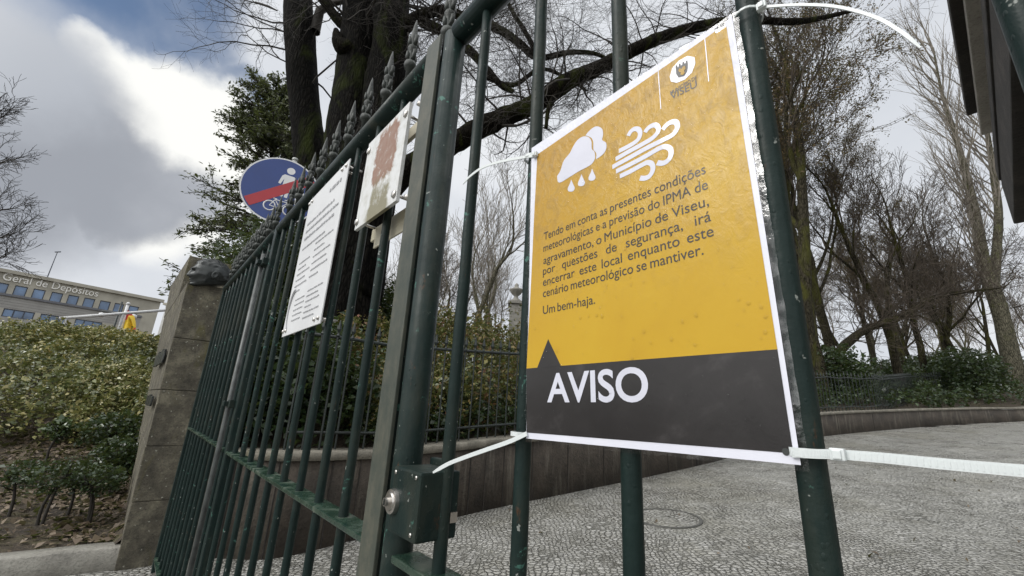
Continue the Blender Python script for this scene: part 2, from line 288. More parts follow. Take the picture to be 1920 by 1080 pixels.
# ------------------------------------------------------------------ mesh helpers
def link(o, parent=None):
    COL.objects.link(o)
    if parent: o.parent = parent
    return o
def tag(o, label=None, cat=None, group=None, kind=None):
    if label: o['label'] = label
    if cat: o['category'] = cat
    if group: o['group'] = group
    if kind: o['kind'] = kind
    return o
def empty(name, loc=(0, 0, 0), rz=0, label=None, cat=None, group=None):
    o = bpy.data.objects.new(name, None); o.empty_display_size = .1; o.location = loc; o.rotation_euler = (0, 0, rz)
    link(o); return tag(o, label, cat, group)
class MB:
    def __init__(s): s.v = []; s.f = []
    def add(s, vs, fs):
        n = len(s.v); s.v.extend([tuple(p) for p in vs]); s.f.extend([tuple(i + n for i in f) for f in fs]); return s
    def box(s, c, d, rot=None):
        c = Vector(c); h = Vector(d) / 2; vs = []
        for x in (-1, 1):
            for y in (-1, 1):
                for z in (-1, 1):
                    p = Vector((x * h.x, y * h.y, z * h.z))
                    if rot is not None: p = rot @ p
                    vs.append(c + p)
        return s.add(vs, [(0, 1, 3, 2), (4, 6, 7, 5), (0, 4, 5, 1), (2, 3, 7, 6), (0, 2, 6, 4), (1, 5, 7, 3)])
    def hexa(s, p):   # 4 bottom (ccw) + 4 top
        return s.add(p, [(3, 2, 1, 0), (4, 5, 6, 7), (0, 1, 5, 4), (1, 2, 6, 5), (2, 3, 7, 6), (3, 0, 4, 7)])
    def tube(s, pts, rad, n=8, cap=True, disp=0, dsc=3):
        pts = [Vector(p) for p in pts]; k = len(pts)
        if not hasattr(rad, '__len__'): rad = [rad] * k
        d0 = (pts[1] - pts[0]).normalized(); u = d0.orthogonal().normalized(); vs = []; fs = []
        for i, p in enumerate(pts):
            d = (pts[min(i + 1, k - 1)] - pts[max(i - 1, 0)]).normalized()
            u = (u - d * u.dot(d)).normalized(); v = d.cross(u)
            for j in range(n):
                a = 2 * math.pi * j / n; q = u * math.cos(a) + v * math.sin(a); r = rad[i]
                if disp: 
                    b_ = p + q * r
                    r *= 1 + disp * (mnoise.noise(Vector((b_.x * dsc, b_.y * dsc, b_.z * dsc * .35))) + .6 * mnoise.noise(b_ * dsc * 2.7))
                vs.append(p + q * r)
        for i in range(k - 1):
            for j in range(n):
                a = i * n + j; b = i * n + (j + 1) % n; fs.append((a, b, b + n, a + n))
        if cap: fs.append(tuple(range(n - 1, -1, -1))); fs.append(tuple((k - 1) * n + j for j in range(n)))
        return s.add(vs, fs)
    def lathe(s, prof, c=(0, 0, 0), n=14, axis='z'):
        vs = []; fs = []; c = Vector(c)
        for r, z in prof:
            for j in range(n):
                a = 2 * math.pi * j / n
                p = Vector((r * math.cos(a), r * math.sin(a), z))
                if axis == 'y': p = Vector((p.x, -p.z, p.y))
                vs.append(c + p)
        for i in range(len(prof) - 1):
            for j in range(n):
                a = i * n + j; b = i * n + (j + 1) % n; fs.append((a, b, b + n, a + n))
        fs.append(tuple(range(n - 1, -1, -1))); fs.append(tuple((len(prof) - 1) * n + j for j in range(n)))
        return s.add(vs, fs)
    def build(s, name, mat, parent=None, smooth=False, bevel=0, loc=None):
        me = bpy.data.meshes.new(name); me.from_pydata(s.v, [], s.f); 
        if bevel:
            bm = bmesh.new(); bm.from_mesh(me); bmesh.ops.bevel(bm, geom=bm.edges[:], offset=bevel, segments=2, affect='EDGES', profile=.6); bm.to_mesh(me); bm.free()
        me.materials.append(mat)
        if smooth: me.polygons.foreach_set('use_smooth', [True] * len(me.polygons))
        me.update(); o = bpy.data.objects.new(name, me)
        if loc: o.location = loc
        return link(o, parent)
def smooth_by_angle(o, deg=40):
    me = o.data; bm = bmesh.new(); bm.from_mesh(me)
    for f in bm.faces: f.smooth = True
    for e in bm.edges:
        if len(e.link_faces) == 2 and e.calc_face_angle(0) > R(deg): e.smooth = False
    bm.to_mesh(me); bm.free(); return o
def np_mesh(name, V, Fq, mat, parent=None, smooth=False, k=4):
    me = bpy.data.meshes.new(name); nf = len(Fq)
    me.vertices.add(len(V)); me.vertices.foreach_set('co', np.asarray(V, np.float32).ravel())
    me.loops.add(nf * k); me.loops.foreach_set('vertex_index', np.asarray(Fq, np.int32).ravel())
    me.polygons.add(nf); me.polygons.foreach_set('loop_start', np.arange(0, nf * k, k, dtype=np.int32))
    me.materials.append(mat)
    if smooth: me.polygons.foreach_set('use_smooth', [True] * nf)
    me.update(calc_edges=True); me.validate()
    return link(bpy.data.objects.new(name, me), parent)
def leaves(name, P, size, mat, parent=None, up=.4, aspect=.5, droop=0):
    """one folded leaf blade per point of P (n,3)"""
    P = np.asarray(P, float); n = len(P)
    sz = size * np.clip(rng.lognormal(-.08, .38, n), .35, 2.0)[:, None]
    d = rng.normal(size=(n, 3)); d[:, 2] = d[:, 2] * .6 - droop; d /= np.linalg.norm(d, axis=1)[:, None]
    nn = rng.normal(size=(n, 3)); nn[:, 2] += up * 2; s = np.cross(d, nn); s /= np.linalg.norm(s, axis=1)[:, None] + 1e-9
    nn = np.cross(s, d)
    a = P - d * sz * .5; t = P + d * sz * .5 - nn * sz * .08
    l = P + s * sz * aspect * .5 + nn * sz * .1; r = P - s * sz * aspect * .5 + nn * sz * .1
    V = np.stack([a, r, t, l], 1).reshape(-1, 3); Fq = np.arange(4 * n).reshape(-1, 4)
    return np_mesh(name, V, Fq, mat, parent)
def catmull(pts, m=6):
    P = [Vector(p[:3]) for p in pts]; Rr = [p[3] if len(p) > 3 else 0 for p in pts]; out = []; rr = []
    for i in range(len(P) - 1):
        p0 = P[max(i - 1, 0)]; p1 = P[i]; p2 = P[i + 1]; p3 = P[min(i + 2, len(P) - 1)]
        for k in range(m):
            t = k / m
            out.append(.5 * ((2 * p1) + (p2 - p0) * t + (2 * p0 - 5 * p1 + 4 * p2 - p3) * t * t + (3 * p1 - p0 - 3 * p2 + p3) * t ** 3)); rr.append(Rr[i] * (1 - t) + Rr[i + 1] * t)
    out.append(P[-1]); rr.append(Rr[-1]); return out, rr

# ------------------------------------------------------------------ gate frame coordinates
GA = 0.7061008742897034; GD = .3835
gu = Vector((-math.sin(GA), math.cos(GA), 0)); gn = Vector((math.cos(GA), math.sin(GA), 0))
GRZ = math.atan2(-gu.y, -gu.x)
def gp(s, t, z): return gn * (GD + t) + gu * s + Vector((0, 0, z))
def tof(x, y): return gn.x * x + gn.y * y - GD           # distance beyond the gate plane
def drive_z(x, y):
    e = max(0., tof(x, y) - .1); return .070 * e + .0004 * e * e
def on_drive(px, py):
    r = ray(px, py); lo, hi = .5, 60
    for i in range(60):
        m = (lo + hi) / 2; p = CAM + r * (m / r.y)
        if p.z > drive_z(p.x, p.y): lo = m
        else: hi = m
    return CAM + r * (lo / r.y)
# ------------------------------------------------------------------ ground, drive, bank
PATH = [((-30, -12), 'L'), ((-12, -2.9), 'L'), ((-7, .55), 'L'), ((-4.2, 2.42), 'L'), ((-3.15, 3.1), 'L'), ((-2.73, 3.39), 'L'), ((-2.2, 3.62), 'M'), ((-1.66, 3.62), 'M'), ((-1.14, 4.07), 'M'),
        ((-.43, 4.65), 'M'), ((.16, 5.14), 'M'), ((1.62, 6.21), 'M'), ((3.54, 7.71), 'R'), ((5.8, 9.7), 'R'), ((8.34, 11.5), 'R'), ((13.19, 13.62), 'R'), ((17.74, 14.83), 'R'), ((26, 16.2), 'R'), ((40, 17.5), 'R')]
TOPS = {6: (500, 850), 7: (560, 850), 8: (690, 846), 9: (860, 832), 10: (965, 821), 11: (1165, 803), 12: (1330, 789), 13: (1440, 782), 14: (1545, 775), 15: (1740, 767), 16: (1920, 765)}
OFFS = [0, .12, .3, .5, .8, 1.2, 1.6, 2.0, 2.4, 3, 3.6, 4.2, 5, 6, 7.5, 9, 12, 16, 22, 30, 45, 80]
PROF = {'L': ([0, .3, 1, 2.2, 3, 4.2, 6.3, 9, 80], [0, .02, .04, .15, .4, .95, 1.62, 1.8, 1.8]),
        'M': ([0, .3, .7, 1.2, 2.4, 4, 9, 80], [-.05, -.03, .06, .3, .8, 1.1, 1.2, 1.4]),
        'R': ([0, .3, 1, 2.5, 5, 9, 15, 30, 80], [-.05, -.03, .06, .3, .6, .8, .9, 1.3, 2.0])}
def outdir(i):
    a = PATH[max(i - 1, 0)][0]; b = PATH[min(i + 1, len(PATH) - 1)][0]
    d = Vector((b[0] - a[0], b[1] - a[1], 0)).normalized(); n = Vector((-d.y, d.x, 0))
    if 5 <= i <= 8: n = Vector((-.62, .78, 0))
    return n.normalized()
ST = []
for i, ((x, y), k) in enumerate(PATH):
    if k == 'L': z = .11
    elif i in TOPS: z = at(*TOPS[i], y).z
    else: z = drive_z(x, y) + .62
    ST.append((Vector((x, y, 0)), outdir(i), z, k))
SS = []                                                   # finer stations
for i in range(len(ST) - 1):
    m = 6
    for j in range(m):
        t = j / m; a, b = ST[i], ST[i + 1]; p0 = ST[max(i - 1, 0)][0]; p3 = ST[min(i + 2, len(ST) - 1)][0]
        p = .5 * ((2 * a[0]) + (b[0] - p0) * t + (2 * p0 - 5 * a[0] + 4 * b[0] - p3) * t * t + (3 * a[0] - p0 - 3 * b[0] + p3) * t ** 3)
        pa = np.interp(OFFS, *PROF[a[3]]); pb = np.interp(OFFS, *PROF[b[3]])
        SS.append((p, (a[1] * (1 - t) + b[1] * t).normalized(), a[2] * (1 - t) + b[2] * t, pa * (1 - t) + pb * t, i + t))
def bank_pt(si, w):
    """point of the bank surface at fractional station si, w metres behind the wall or kerb"""
    k = max(0, min(len(SS) - 1.001, si * 6)); i = int(k); f = k - i; a, b = SS[i], SS[i + 1]
    p = a[0].lerp(b[0], f) + a[1].lerp(b[1], f) * w
    h = a[2] * (1 - f) + b[2] * f + np.interp(w, OFFS, a[3] * (1 - f) + b[3] * f)
    return Vector((p.x, p.y, h))
def bank_z(x, y):
    best = None
    for k in range(len(SS)):
        p, d = SS[k][0], SS[k][1]; v = Vector((x, y, 0)) - p; wv = v.dot(d)
        if wv < 0: continue
        e = (v - d * wv).length
        if best is None or e < best[0]: best = (e, k, wv)
    if best is None: return 0
    return SS[best[1]][2] + float(np.interp(best[2], OFFS, SS[best[1]][3]))
g = MB()
V = []
for (p, d, z, pr, _) in SS:
    for o, h in zip(OFFS, pr):
        q = p + d * o
        hh = z + h
        if .1 < o < 14: hh += .05 * mnoise.noise(Vector((q.x * 1.3, q.y * 1.3, 0))) * min(1, o)
        V.append((q.x, q.y, hh))
no = len(OFFS); Fq = [(i * no + j, (i + 1) * no + j, (i + 1) * no + j + 1, i * no + j + 1) for i in range(len(SS) - 1) for j in range(no - 1)]
o = np_mesh('planted_bank', V, Fq, SOIL, smooth=True); tag(o, kind='structure')
g = MB(); g.add([(-600, -600, -.05), (600, -600, -.05), (600, 900, -.05), (-600, 900, -.05)], [(0, 1, 2, 3)])
tag(g.build('ground', SOIL), kind='structure')
# setts: grid clipped behind the wall
Vd = []; Fd = []; xs = np.concatenate([np.arange(-14, 12, .5), np.arange(12, 60, 1.5)]); ys = np.concatenate([np.arange(-8, 16, .5), np.arange(16, 30, 1.5)])
for y in ys:
    for x in xs: Vd.append((x, y, drive_z(x, y)))
SP = np.array([(s[0].x, s[0].y) for s in SS]); SD = np.array([(s[1].x, s[1].y) for s in SS])
for j in range(len(ys) - 1):
    for i in range(len(xs) - 1):
        c = np.array([xs[i] + .25, ys[j] + .25]); k = np.argmin(((SP - c) ** 2).sum(1))
        if (c - SP[k]) @ SD[k] > .38: continue
        a = j * len(xs) + i; Fd.append((a, a + 1, a + 1 + len(xs), a + len(xs)))
o = np_mesh('paved_drive', Vd, Fd, COBBLE, smooth=True); tag(o, kind='structure')

# kerb on the left
def strip(name, mat, i0, i1, off0, off1, zf0, zf1, parent=None):
    V = []; Fq = []; n = 0
    for k in range(i0, i1):
        p, d, z = SS[k][0], SS[k][1], SS[k][2]
        a = p + d * off0; b = p + d * off1; zb, zt = zf0(p, z), zf1(p, z)
        V += [(a.x, a.y, zb), (a.x, a.y, zt - .012), (a.x + d.x * .012, a.y + d.y * .012, zt), (b.x, b.y, zt), (b.x, b.y, zb)]
        if n:
            c = 5 * (n - 1)
            for e in range(5): Fq.append((c + e, c + (e + 1) % 5, c + 5 + (e + 1) % 5, c + 5 + e)[::-1])
        n += 1
    return np_mesh(name, V, Fq, mat, parent)
tag(strip('kerb', KERB_M, 6, 32, -.07, .08, lambda p, z: -.1, lambda p, z: min(z, .11) + .03 + .004 * mnoise.noise(p * 3)), kind='structure')
# retaining wall
r_ = empty('retaining_wall', SS[36][0], 0, 'low dark granite wall with pale coping curving along the paved drive', 'wall')
def rel(o, root): o.location = -Vector(root.location); return o
rel(strip('wall', WALL_M, 36, len(SS), 0, .2, lambda p, z: drive_z(p.x, p.y) - .15, lambda p, z: z - .06, r_), r_)
rel(strip('coping', COPING_M, 36, len(SS), -.025, .26, lambda p, z: z - .058, lambda p, z: z + .012, r_), r_)
g = MB()                                                  # joints between the wall's stones, narrow dark recess strips
for k in range(37, len(SS) - 20, 2):
    p, d, z = SS[k][0], SS[k][1], SS[k][2]
    a = Vector((d.y, -d.x, 0)); rot = Matrix(((a.x, -a.y, 0), (a.y, a.x, 0), (0, 0, 1)))
    zb = drive_z(p.x, p.y) - .1
    g.box((p.x - d.x * .001, p.y - d.y * .001, (zb + z - .06) / 2), (.009, .01, z - .06 - zb), rot)
rel(g.build('joint_lines', KIOSK_D, r_), r_)

# park railings on the wall
def paling_mesh(h):
    g = MB(); g.box((0, 0, h / 2), (.014, .014, h)); g.lathe([(.012, h), (.02, h + .012), (.012, h + .024), (.009, h + .04), (.022, h + .07), (.016, h + .1), (.003, h + .16)], n=6)
    me_o = g.build('paling', IRON); me = me_o.data; bpy.data.objects.remove(me_o); return me
IRON = mat_simple('dark_iron_paint', (.012, .018, .016), .45, 0, .5, 12, .2, .003)
IRON_PALE = mat_simple('iron_paint_dusty', (.04, .052, .046), .5, 0, .4, 12, .2, .003)
def railings(name, label, s0, s1, off, h, mat, spacing=.125, arms=None):
    pts = []; acc = 0; prev = None
    for k in range(int(s0 * 60), int(s1 * 60)):
        si = k / 60; b = bank_pt(si, off(si)); i = min(int(si * 6), len(SS) - 1); b.z = SS[i][2] + .01
        if off(si) > .6: b.z = bank_pt(si, off(si)).z
        if prev is not None: acc += (b - prev).length
        if prev is None or acc >= spacing: pts.append(b.copy()); acc = 0
        prev = b
    root = empty(name, pts[0], 0, label, 'railings'); o0 = pts[0]
    def rail(z, rr):
        g = MB(); g.tube([p + Vector((0, 0, z)) - o0 for p in pts[::3] + [pts[-1]]], rr, 6); return g.build('rail', mat, root, True)
    rail(.14, .014); rail(h, .016)
    me = paling_mesh(h)
    me.materials.clear(); me.materials.append(mat)
    near = sorted(pts, key=lambda p: (p - CAM).length)
    for p in near[:98]:
        o = bpy.data.objects.new('paling', me); link(o, root); o.location = p - o0
    if len(near) > 98:
        g = MB(); V0 = [v.co.copy() for v in me.vertices]; F0 = [tuple(f.vertices) for f in me.polygons]
        for p in near[98:]: g.add([v + p - o0 for v in V0], F0)
        o = g.build('palings', mat, root); o['kind'] = 'stuff'
    return root
railings('iron_railings', 'dark iron railings with spear tips on the wall in front of the mixed hedge', 6.9, 11.6, lambda s: .13, .97, IRON)
railings('iron_railings', 'thin dark park railings along the far bend of the wall below the bare trees', 11.65, 17.2, lambda s: .13 + max(0, s - 14.6) * 1.6, .95, IRON, .14)

# ------------------------------------------------------------------ stone pillar in line with the gate
def on_t(px, py, t):
    r = ray(px, py); d = gn.dot(r); return CAM + r * ((GD + t) / d)
def st_(P): return gu.dot(P), tof(P.x, P.y), P.z
YF = 3.35
def k_(px, py): r = ray(px, py); return r.z / r.y
pA = at(352, 528, YF); pAb = at(216, 1062, YF)
YL_ = YF * k_(352, 528) / k_(335, 555); pL = at(335, 555, YL_); pT = at(354, 479, YL_); YFF = YL_ * k_(354, 479) / k_(320, 537); pF = at(320, 537, YFF)
pFb = at(232, 950, YFF); z_led = pA.z; z_top = pT.z
pr = empty('gate_pillar', (pA.x, pA.y, 0), 0, 'weathered lichen spotted stone pillar with a stepped top beside the gate hinge', 'pillar')
po_ = Vector((pA.x, pA.y, 0)); wid = gn * .52
def edge(top, bot, z):
    f = (z - bot.z) / (top.z - bot.z); q = bot.lerp(top, f); return Vector((q.x, q.y, z)) - po_
def fl_edge(z): return edge(pA, pAb, z)
def fr_edge(z): return edge(pF, pFb, z)
dface = (pF - pA); dface.z = 0; dface.normalize()
nface = Vector((dface.y, -dface.x, 0)); nface = nface if nface.dot(CAM - pA) > 0 else -nface
def on_face(px, py):
    r = ray(px, py); return CAM + r * ((pA - CAM).dot(nface) / r.dot(nface))
zs = [on_face(329, 627).z, on_face(302, 730).z, on_face(272, 849).z, on_face(239, 970).z]
lev = [-.1, zs[3], zs[2], zs[1], zs[0], z_led]
g = MB()
def course(f0, z0, z1, e):
    z0 += .0035; q = []
    for z in (z0, z1):
        a, b = f0(z) + nface * e, fr_edge(z) + nface * e
        q += [b, a, a + wid, b + wid]
    g.hexa(q)
for j in range(5): course(fl_edge, lev[j], lev[j + 1], .003 * (j % 2))
slab_d = (pL - pA); slab_d.z = 0
course(lambda z: Vector((pL.x, pL.y, z)) - po_, z_led, z_top, .002)
def course_in(z0, z1):
    q = []
    for z in (z0, z1):
        a, b = fl_edge(z) - nface * .012 + dface * .012, fr_edge(z) - nface * .012; q += [b, a, a + wid * .96, b + wid * .96]
    g.hexa(q)
course_in(-.1, z_led - .02)
pil = g.build('stonework', PILLAR_M, pr, bevel=.006)
for nm, (px, py), (wd, hh) in (('name_plaque', (300, 673), ((on_face(289, 688) - on_face(312, 657)).xy.length, .13)), ('date_plaque', (281, 751), ((on_face(275, 754) - on_face(287, 748)).xy.length, .09))):
    c = on_face(px, py) - po_ + nface * .004; rot = Matrix((dface, nface, Vector((0, 0, 1)))).transposed(); g = MB(); n = 5 if nm == 'name_plaque' else 3
    for k in range(n): g.box(c + dface * ((k - (n - 1) / 2) * wd / n) + Vector((0, 0, .005 * (k % 2))), (wd / n * .82, .014, hh * (1 if k % 2 else .85)), rot)
    g.box(c, (wd, .008, hh * .5), rot); g.build(nm, BRONZE, pr, bevel=.003)

# ------------------------------------------------------------------ bronze head on the pillar's ledge
def bronze_head():
    c = atz(392, 531, z_led)
    bm = bmesh.new(); bmesh.ops.create_uvsphere(bm, u_segments=72, v_segments=48, radius=1)
    # local axes: -x = face direction (nose), y = sideways, z = up
    def G(p, c, s): return math.exp(-sum(((a - b) / q) ** 2 for a, b, q in zip(p, c, s)))
    for v in bm.verts:
        x, y, z = v.co; p = (x, abs(y), z)
        X = x * .118; Y = y * .082; Z = z * .118
        if x > 0: X *= 1.12 - .12 * z
        if x < 0: Y *= 1 - .18 * (-x) ** 2; X *= 1.0 + .06 * max(0, -z)
        if z < -.3: X += -.012 * (-z - .3); Y *= 1 - .16 * (-z - .3)
        fx = 0
        fx -= .020 * G(p, (-1, 0, -.17), (.5, .19, .12)) ; fx -= .016 * G(p, (-1, 0, .02), (.5, .11, .2)); Z_n = .004 * G(p, (-1, .12, -.24), (.4, .1, .08)); fx -= Z_n         # nose and bridge
        fx -= .014 * G(p, (-.95, .22, .30), (.4, .34, .075))                                               # brow
        fx += .021 * G(p, (-.92, .32, .12), (.4, .15, .09)); fx += .010 * G(p, (-.95, 0, .27), (.4, .14, .05))                                              # eye sockets
        fx -= .007 * G(p, (-.92, .30, .11), (.4, .08, .045))                                             # eyeballs
        fx -= .016 * G(p, (-.92, 0, -.42), (.5, .2, .055)) ; fx -= .014 * G(p, (-.88, 0, -.53), (.5, .18, .05))       # lips
        fx += .012 * G(p, (-.9, 0, -.475), (.4, .26, .025))
        fx -= .034 * G(p, (-.75, 0, -.74), (.5, .3, .15)) ; fx += .008 * G(p, (-.85, .1, -.63), (.4, .3, .05))            # chin
        Y += (1 if y > 0 else -1) * (.006 * G(p, (-.65, .6, -.12), (.25, .4, .14)) - .008 * G(p, (-.7, .55, -.42), (.22, .4, .14)) + .010 * G(p, (-.3, .8, -.62), (.25, .4, .18)))
        n = mnoise.noise(Vector((x * 3, y * 3, z * 3))) * .0035 + mnoise.noise(Vector((x * 9, y * 9, z * 9))) * .0018
        hair = 1 if (z > .42 + .35 * max(0, -x) or x > .25 and z > -.5) else 0
        if hair: n += .008 + .011 * mnoise.noise(Vector((x * 4, y * 15 + z * 6, z * 9)))
        d = Vector((X, Y, Z)).normalized()
        v.co = Vector((X + fx, Y, Z)) + d * n
    for sgn in (-1, 1):                                                                                     # ears
        mat_ = Matrix.Translation((.022, sgn * .079, -.014)) @ Matrix.Rotation(R(18), 4, 'Y') @ Matrix.Diagonal((.024, .011, .036, 1))
        r = bmesh.ops.create_uvsphere(bm, u_segments=18, v_segments=12, radius=1, matrix=mat_)
        for v in r['verts']:
            l = mat_.inverted() @ v.co
            if l.x ** 2 + l.z ** 2 < .35: v.co.y -= sgn * .009 * (1 - (l.x ** 2 + l.z ** 2) / .35)
    for v in bm.verts: v.co.z = max(v.co.z, -.088 + .12 * v.co.x)                                           # cut flat where it sits on the ledge
    me = bpy.data.meshes.new('bronze_head'); bm.to_mesh(me); bm.free(); me.materials.append(BRONZE)
    me.polygons.foreach_set('use_smooth', [True] * len(me.polygons))
    o = link(bpy.data.objects.new('bronze_head', me)); o.location = (c.x + gu.x * .09, c.y + gu.y * .09, z_led + .092)
    o.scale = (1.12, 1.12, 1.08)
    o.rotation_euler = (0, R(-7), GA); tag(o, 'dark bronze portrait head resting on the stone pillar ledge, facing the street', 'sculpture')
bronze_head()

# ------------------------------------------------------------------ bank building far left
def building():
    A = at(0, 503, 52); kA = (A.z - CAM_H) / 52; rB = ray(303, 562); YB = (A.z - CAM_H) / (rB.z / rB.y); Bp = at(303, 562, YB)
    zr = A.z; d = Vector((A.x - Bp.x, A.y - Bp.y, 0)).normalized(); nrm = Vector((d.y, -d.x, 0))      # d to the left, nrm towards camera?
    if nrm.dot(CAM - Bp) < 0: nrm = -nrm
    Lf = (A - Bp).length + 24
    root = empty('bank_building', (Bp.x, Bp.y, 0), math.atan2(-d.y, -d.x), 'pale stone office building with raised lettering and two rows of blue windows beyond the bank', 'building')
    # local frame: +x to the right along facade => x = -a ; -y towards camera
    def fp(px, py):
        r = ray(px, py); t = (Bp - CAM).dot(nrm) / r.dot(nrm); P = CAM + r * t; return -(P - Bp).dot(d), P.z
    stone = mat_simple('limestone_cladding', (.36, .345, .29), .8, 0, .18, .6, .1, .02)
    slat = mat_simple('ribbed_grey_cladding', (.30, .295, .28), .8, 0, .12, .6, .1, .02); dk = mat_simple('grey_slab_band', (.13, .135, .15), .7, 0, .2, 1, 0)
    glass = mat_simple('blue_window_glass', (.10, .17, .29), .07, 0, .65, .35, 0); b = glass.node_tree.nodes['Principled BSDF']; b.inputs['Specular IOR Level'].default_value = .9  # mottled base colour paints varying reflections into the panes
    fr = mat_simple('window_frame_grey', (.05, .06, .08), .5, 0, .1, 1, 0)
    let = mat_simple('letter_metal', (.78, .77, .73), .5, 0, .05, 1, 0)
    Z = lambda y, x: fp(x / 6, 460 + y / 6)[1]
    X = lambda x, y: fp(x / 6, 460 + y / 6)[0]
    zt, zb = Z(487, 395), Z(600, 350); zl_t, zl_b = Z(708, 60), Z(800, 30)
    zband_t, zband_b = Z(536, 30), Z(562, 30)
    dep = 12
    g = MB(); g.box((-Lf / 2, dep / 2 + .15, zr / 2 - .1), (Lf, dep, zr - .2)); g.build('wall', stone, root)
    # facade skin pieces standing 0.15 proud, leaving the window openings
    g = MB(); hw = zr - .45 - zt; g.box((-Lf / 2, .06, zt + hw / 2), (Lf, .18, hw))
    mids = [(-250, -85, 450), (-45, 85, 490), (150, 305, 510), (360, 505, 545), (562, 700, 585), (750, 880, 620), (930, 1060, 650), (1110, 1235, 680), (1275, 1385, 705), (1440, 1555, 730)]
    wins = sorted([(X(a, y), X(b_, y)) for a, b_, y in mids])
    prev = -Lf
    for a, b_ in wins:
        if a > prev: g.box(((prev + a) / 2, .06, (zt + zb) / 2), (a - prev, .18, zt - zb))
        prev = b_
    g.box((prev / 2, .06, (zt + zb) / 2), (-prev, .18, zt - zb))
    g.box((-.9, .06, zb / 2), (1.8, .18, zb)); g.build('wall', stone, root)
    g = MB(); nb = 9; hh = (zband_b - zl_t) / nb
    for k in range(nb): g.box((-Lf / 2 - .9, .07, zl_t + hh * (k + .5)), (Lf - 1.8, .16 + .05 * (k % 2), hh))
    g.box((-Lf / 2 - .9, .05, zl_b / 2), (Lf - 1.8, .18, zl_b)); g.build('cladding', slat, root)
    g = MB(); g.box((-Lf / 2 - .9, -.02, (zband_t + zband_b) / 2), (Lf - 1.8, .42, abs(zband_t - zband_b))); g.build('slab_band', dk, root)
    g = MB(); g.box((-Lf / 2 + .1, -.1, zr - .22), (Lf + .4, .6, .44)); g.build('roof_edge', stone, root)
    for a, b_ in wins:
        g = MB(); e = .09; zc = (zt + zb) / 2; yy = .09
        g.box(((a + b_) / 2, yy, zt - e / 2), (b_ - a, .08, e)); g.box(((a + b_) / 2, yy, zb + e / 2), (b_ - a, .08, e))
        g.box((a + e / 2, yy, zc), (e, .08, zt - zb - 2 * e)); g.box((b_ - e / 2, yy, zc), (e, .08, zt - zb - 2 * e))
        f = g.build('window', fr, root); m = MB(); m.box(((a + b_) / 2, .125, zc), (b_ - a - 2 * e, .03, zt - zb - 2 * e)); m.build('pane', glass, f)
    lows = [(-420, -20, 700), (30, 402, 745), (445, 770, 815), (832, 1150, 880)]; prev = -Lf; 
    for a0, b0, y in sorted(lows):
        a, b_ = X(a0, y), X(b0, y); zc = (zl_t + zl_b) / 2
        MB().box(((prev + a) / 2, .06, zc), (a - prev, .18, zl_t - zl_b)).build('pier', stone, root); prev = b_
        g = MB(); e = .1; g.box(((a + b_) / 2, .09, zl_t - e / 2), (b_ - a, .08, e)); g.box(((a + b_) / 2, .09, zl_b + e / 2), (b_ - a, .08, e))
        for k in range(4): g.box((a + e / 2 + (b_ - a - e) * k / 3, .09, zc), (e, .08, zl_t - zl_b - 2 * e))
        f = g.build('window', fr, root); m = MB()
        for k in range(3): m.box((a + (b_ - a) * (k + .5) / 3, .125, zc), ((b_ - a) / 3 - e, .03, zl_t - zl_b - 2 * e))
        m.build('pane', glass, f)
    MB().box(((prev - 1.8) / 2, .06, (zl_t + zl_b) / 2), (-1.8 - prev, .18, zl_t - zl_b)).build('pier', stone, root)
    # lettering
    x0, x1 = X(35, 350), X(1100, 560); zb0 = (Z(395, 60) + Z(575, 1075)) / 2; cap = abs(Z(415, 640) - Z(490, 595))
    V, Fq, wd = text_data('Geral de Depósitos', 1.0); sx = (x1 - x0) / wd; sz = cap / .73
    V2, F2, w2 = text_data('Caixa', 1.0)
    g = MB()
    for VV, FF, ox in ((V, Fq, x0), (V2, F2, x0 - (w2 + .35) * sx)):
        n = len(VV); vs = [(ox + p[0] * sx, -.16, zb0 + p[1] * sz) for p in VV] + [(ox + p[0] * sx, -.03, zb0 + p[1] * sz) for p in VV]
        fs = [f for f in FF] + [tuple(i + n for i in f[::-1]) for f in FF]
        ec = {}
        for f in FF:
            for i in range(len(f)):
                e = (f[i], f[(i + 1) % len(f)]); ec[e] = ec.get(e, 0) + 1
        for (a, b_) in list(ec):
            if (b_, a) not in ec: fs.append((b_, a, a + n, b_ + n))
        g.add(vs, fs)
    g.build('lettering', let, root)
    # roof mast
    mx, mz = X(570, 345), zr
    b0 = Bp - d * mx; ms = tag(MB().tube([(0, 0, 0), (.08, 0, 7.2 * .62)], [.07, .04], 6).tube([(-.25, 0, 4.35), (.5, 0, 4.42)], .09, 6).build('roof_mast', fr), 'thin grey mast standing on the flat roof of the office building', 'mast')
    ms.location = (b0.x - nrm.x * 3, b0.y - nrm.y * 3, zr - .01)
    # neighbour at the right end
    q = at(318, 640, YB * 1.15); r2 = empty('white_house', (q.x, q.y, 0), 0, 'small white house seen past the right end of the office building', 'house')
    zt2 = at(303, 572, YB * 1.15).z
    MB().box((0, 3, zt2 / 2), (5, 6, zt2)).build('wall', mat_simple('white_render', (.6, .6, .58), .7, 0, .1, 1, 0), r2)
    MB().box((0, 2.9, zt2 + .2), (5.6, 6.6, .4)).build('roof', stone, r2)
    for k in (-1, 1): MB().box((k * 1.2 - .3, -.02, zt2 - 2), (1.0, .06, 1.5)).build('window', glass, r2)
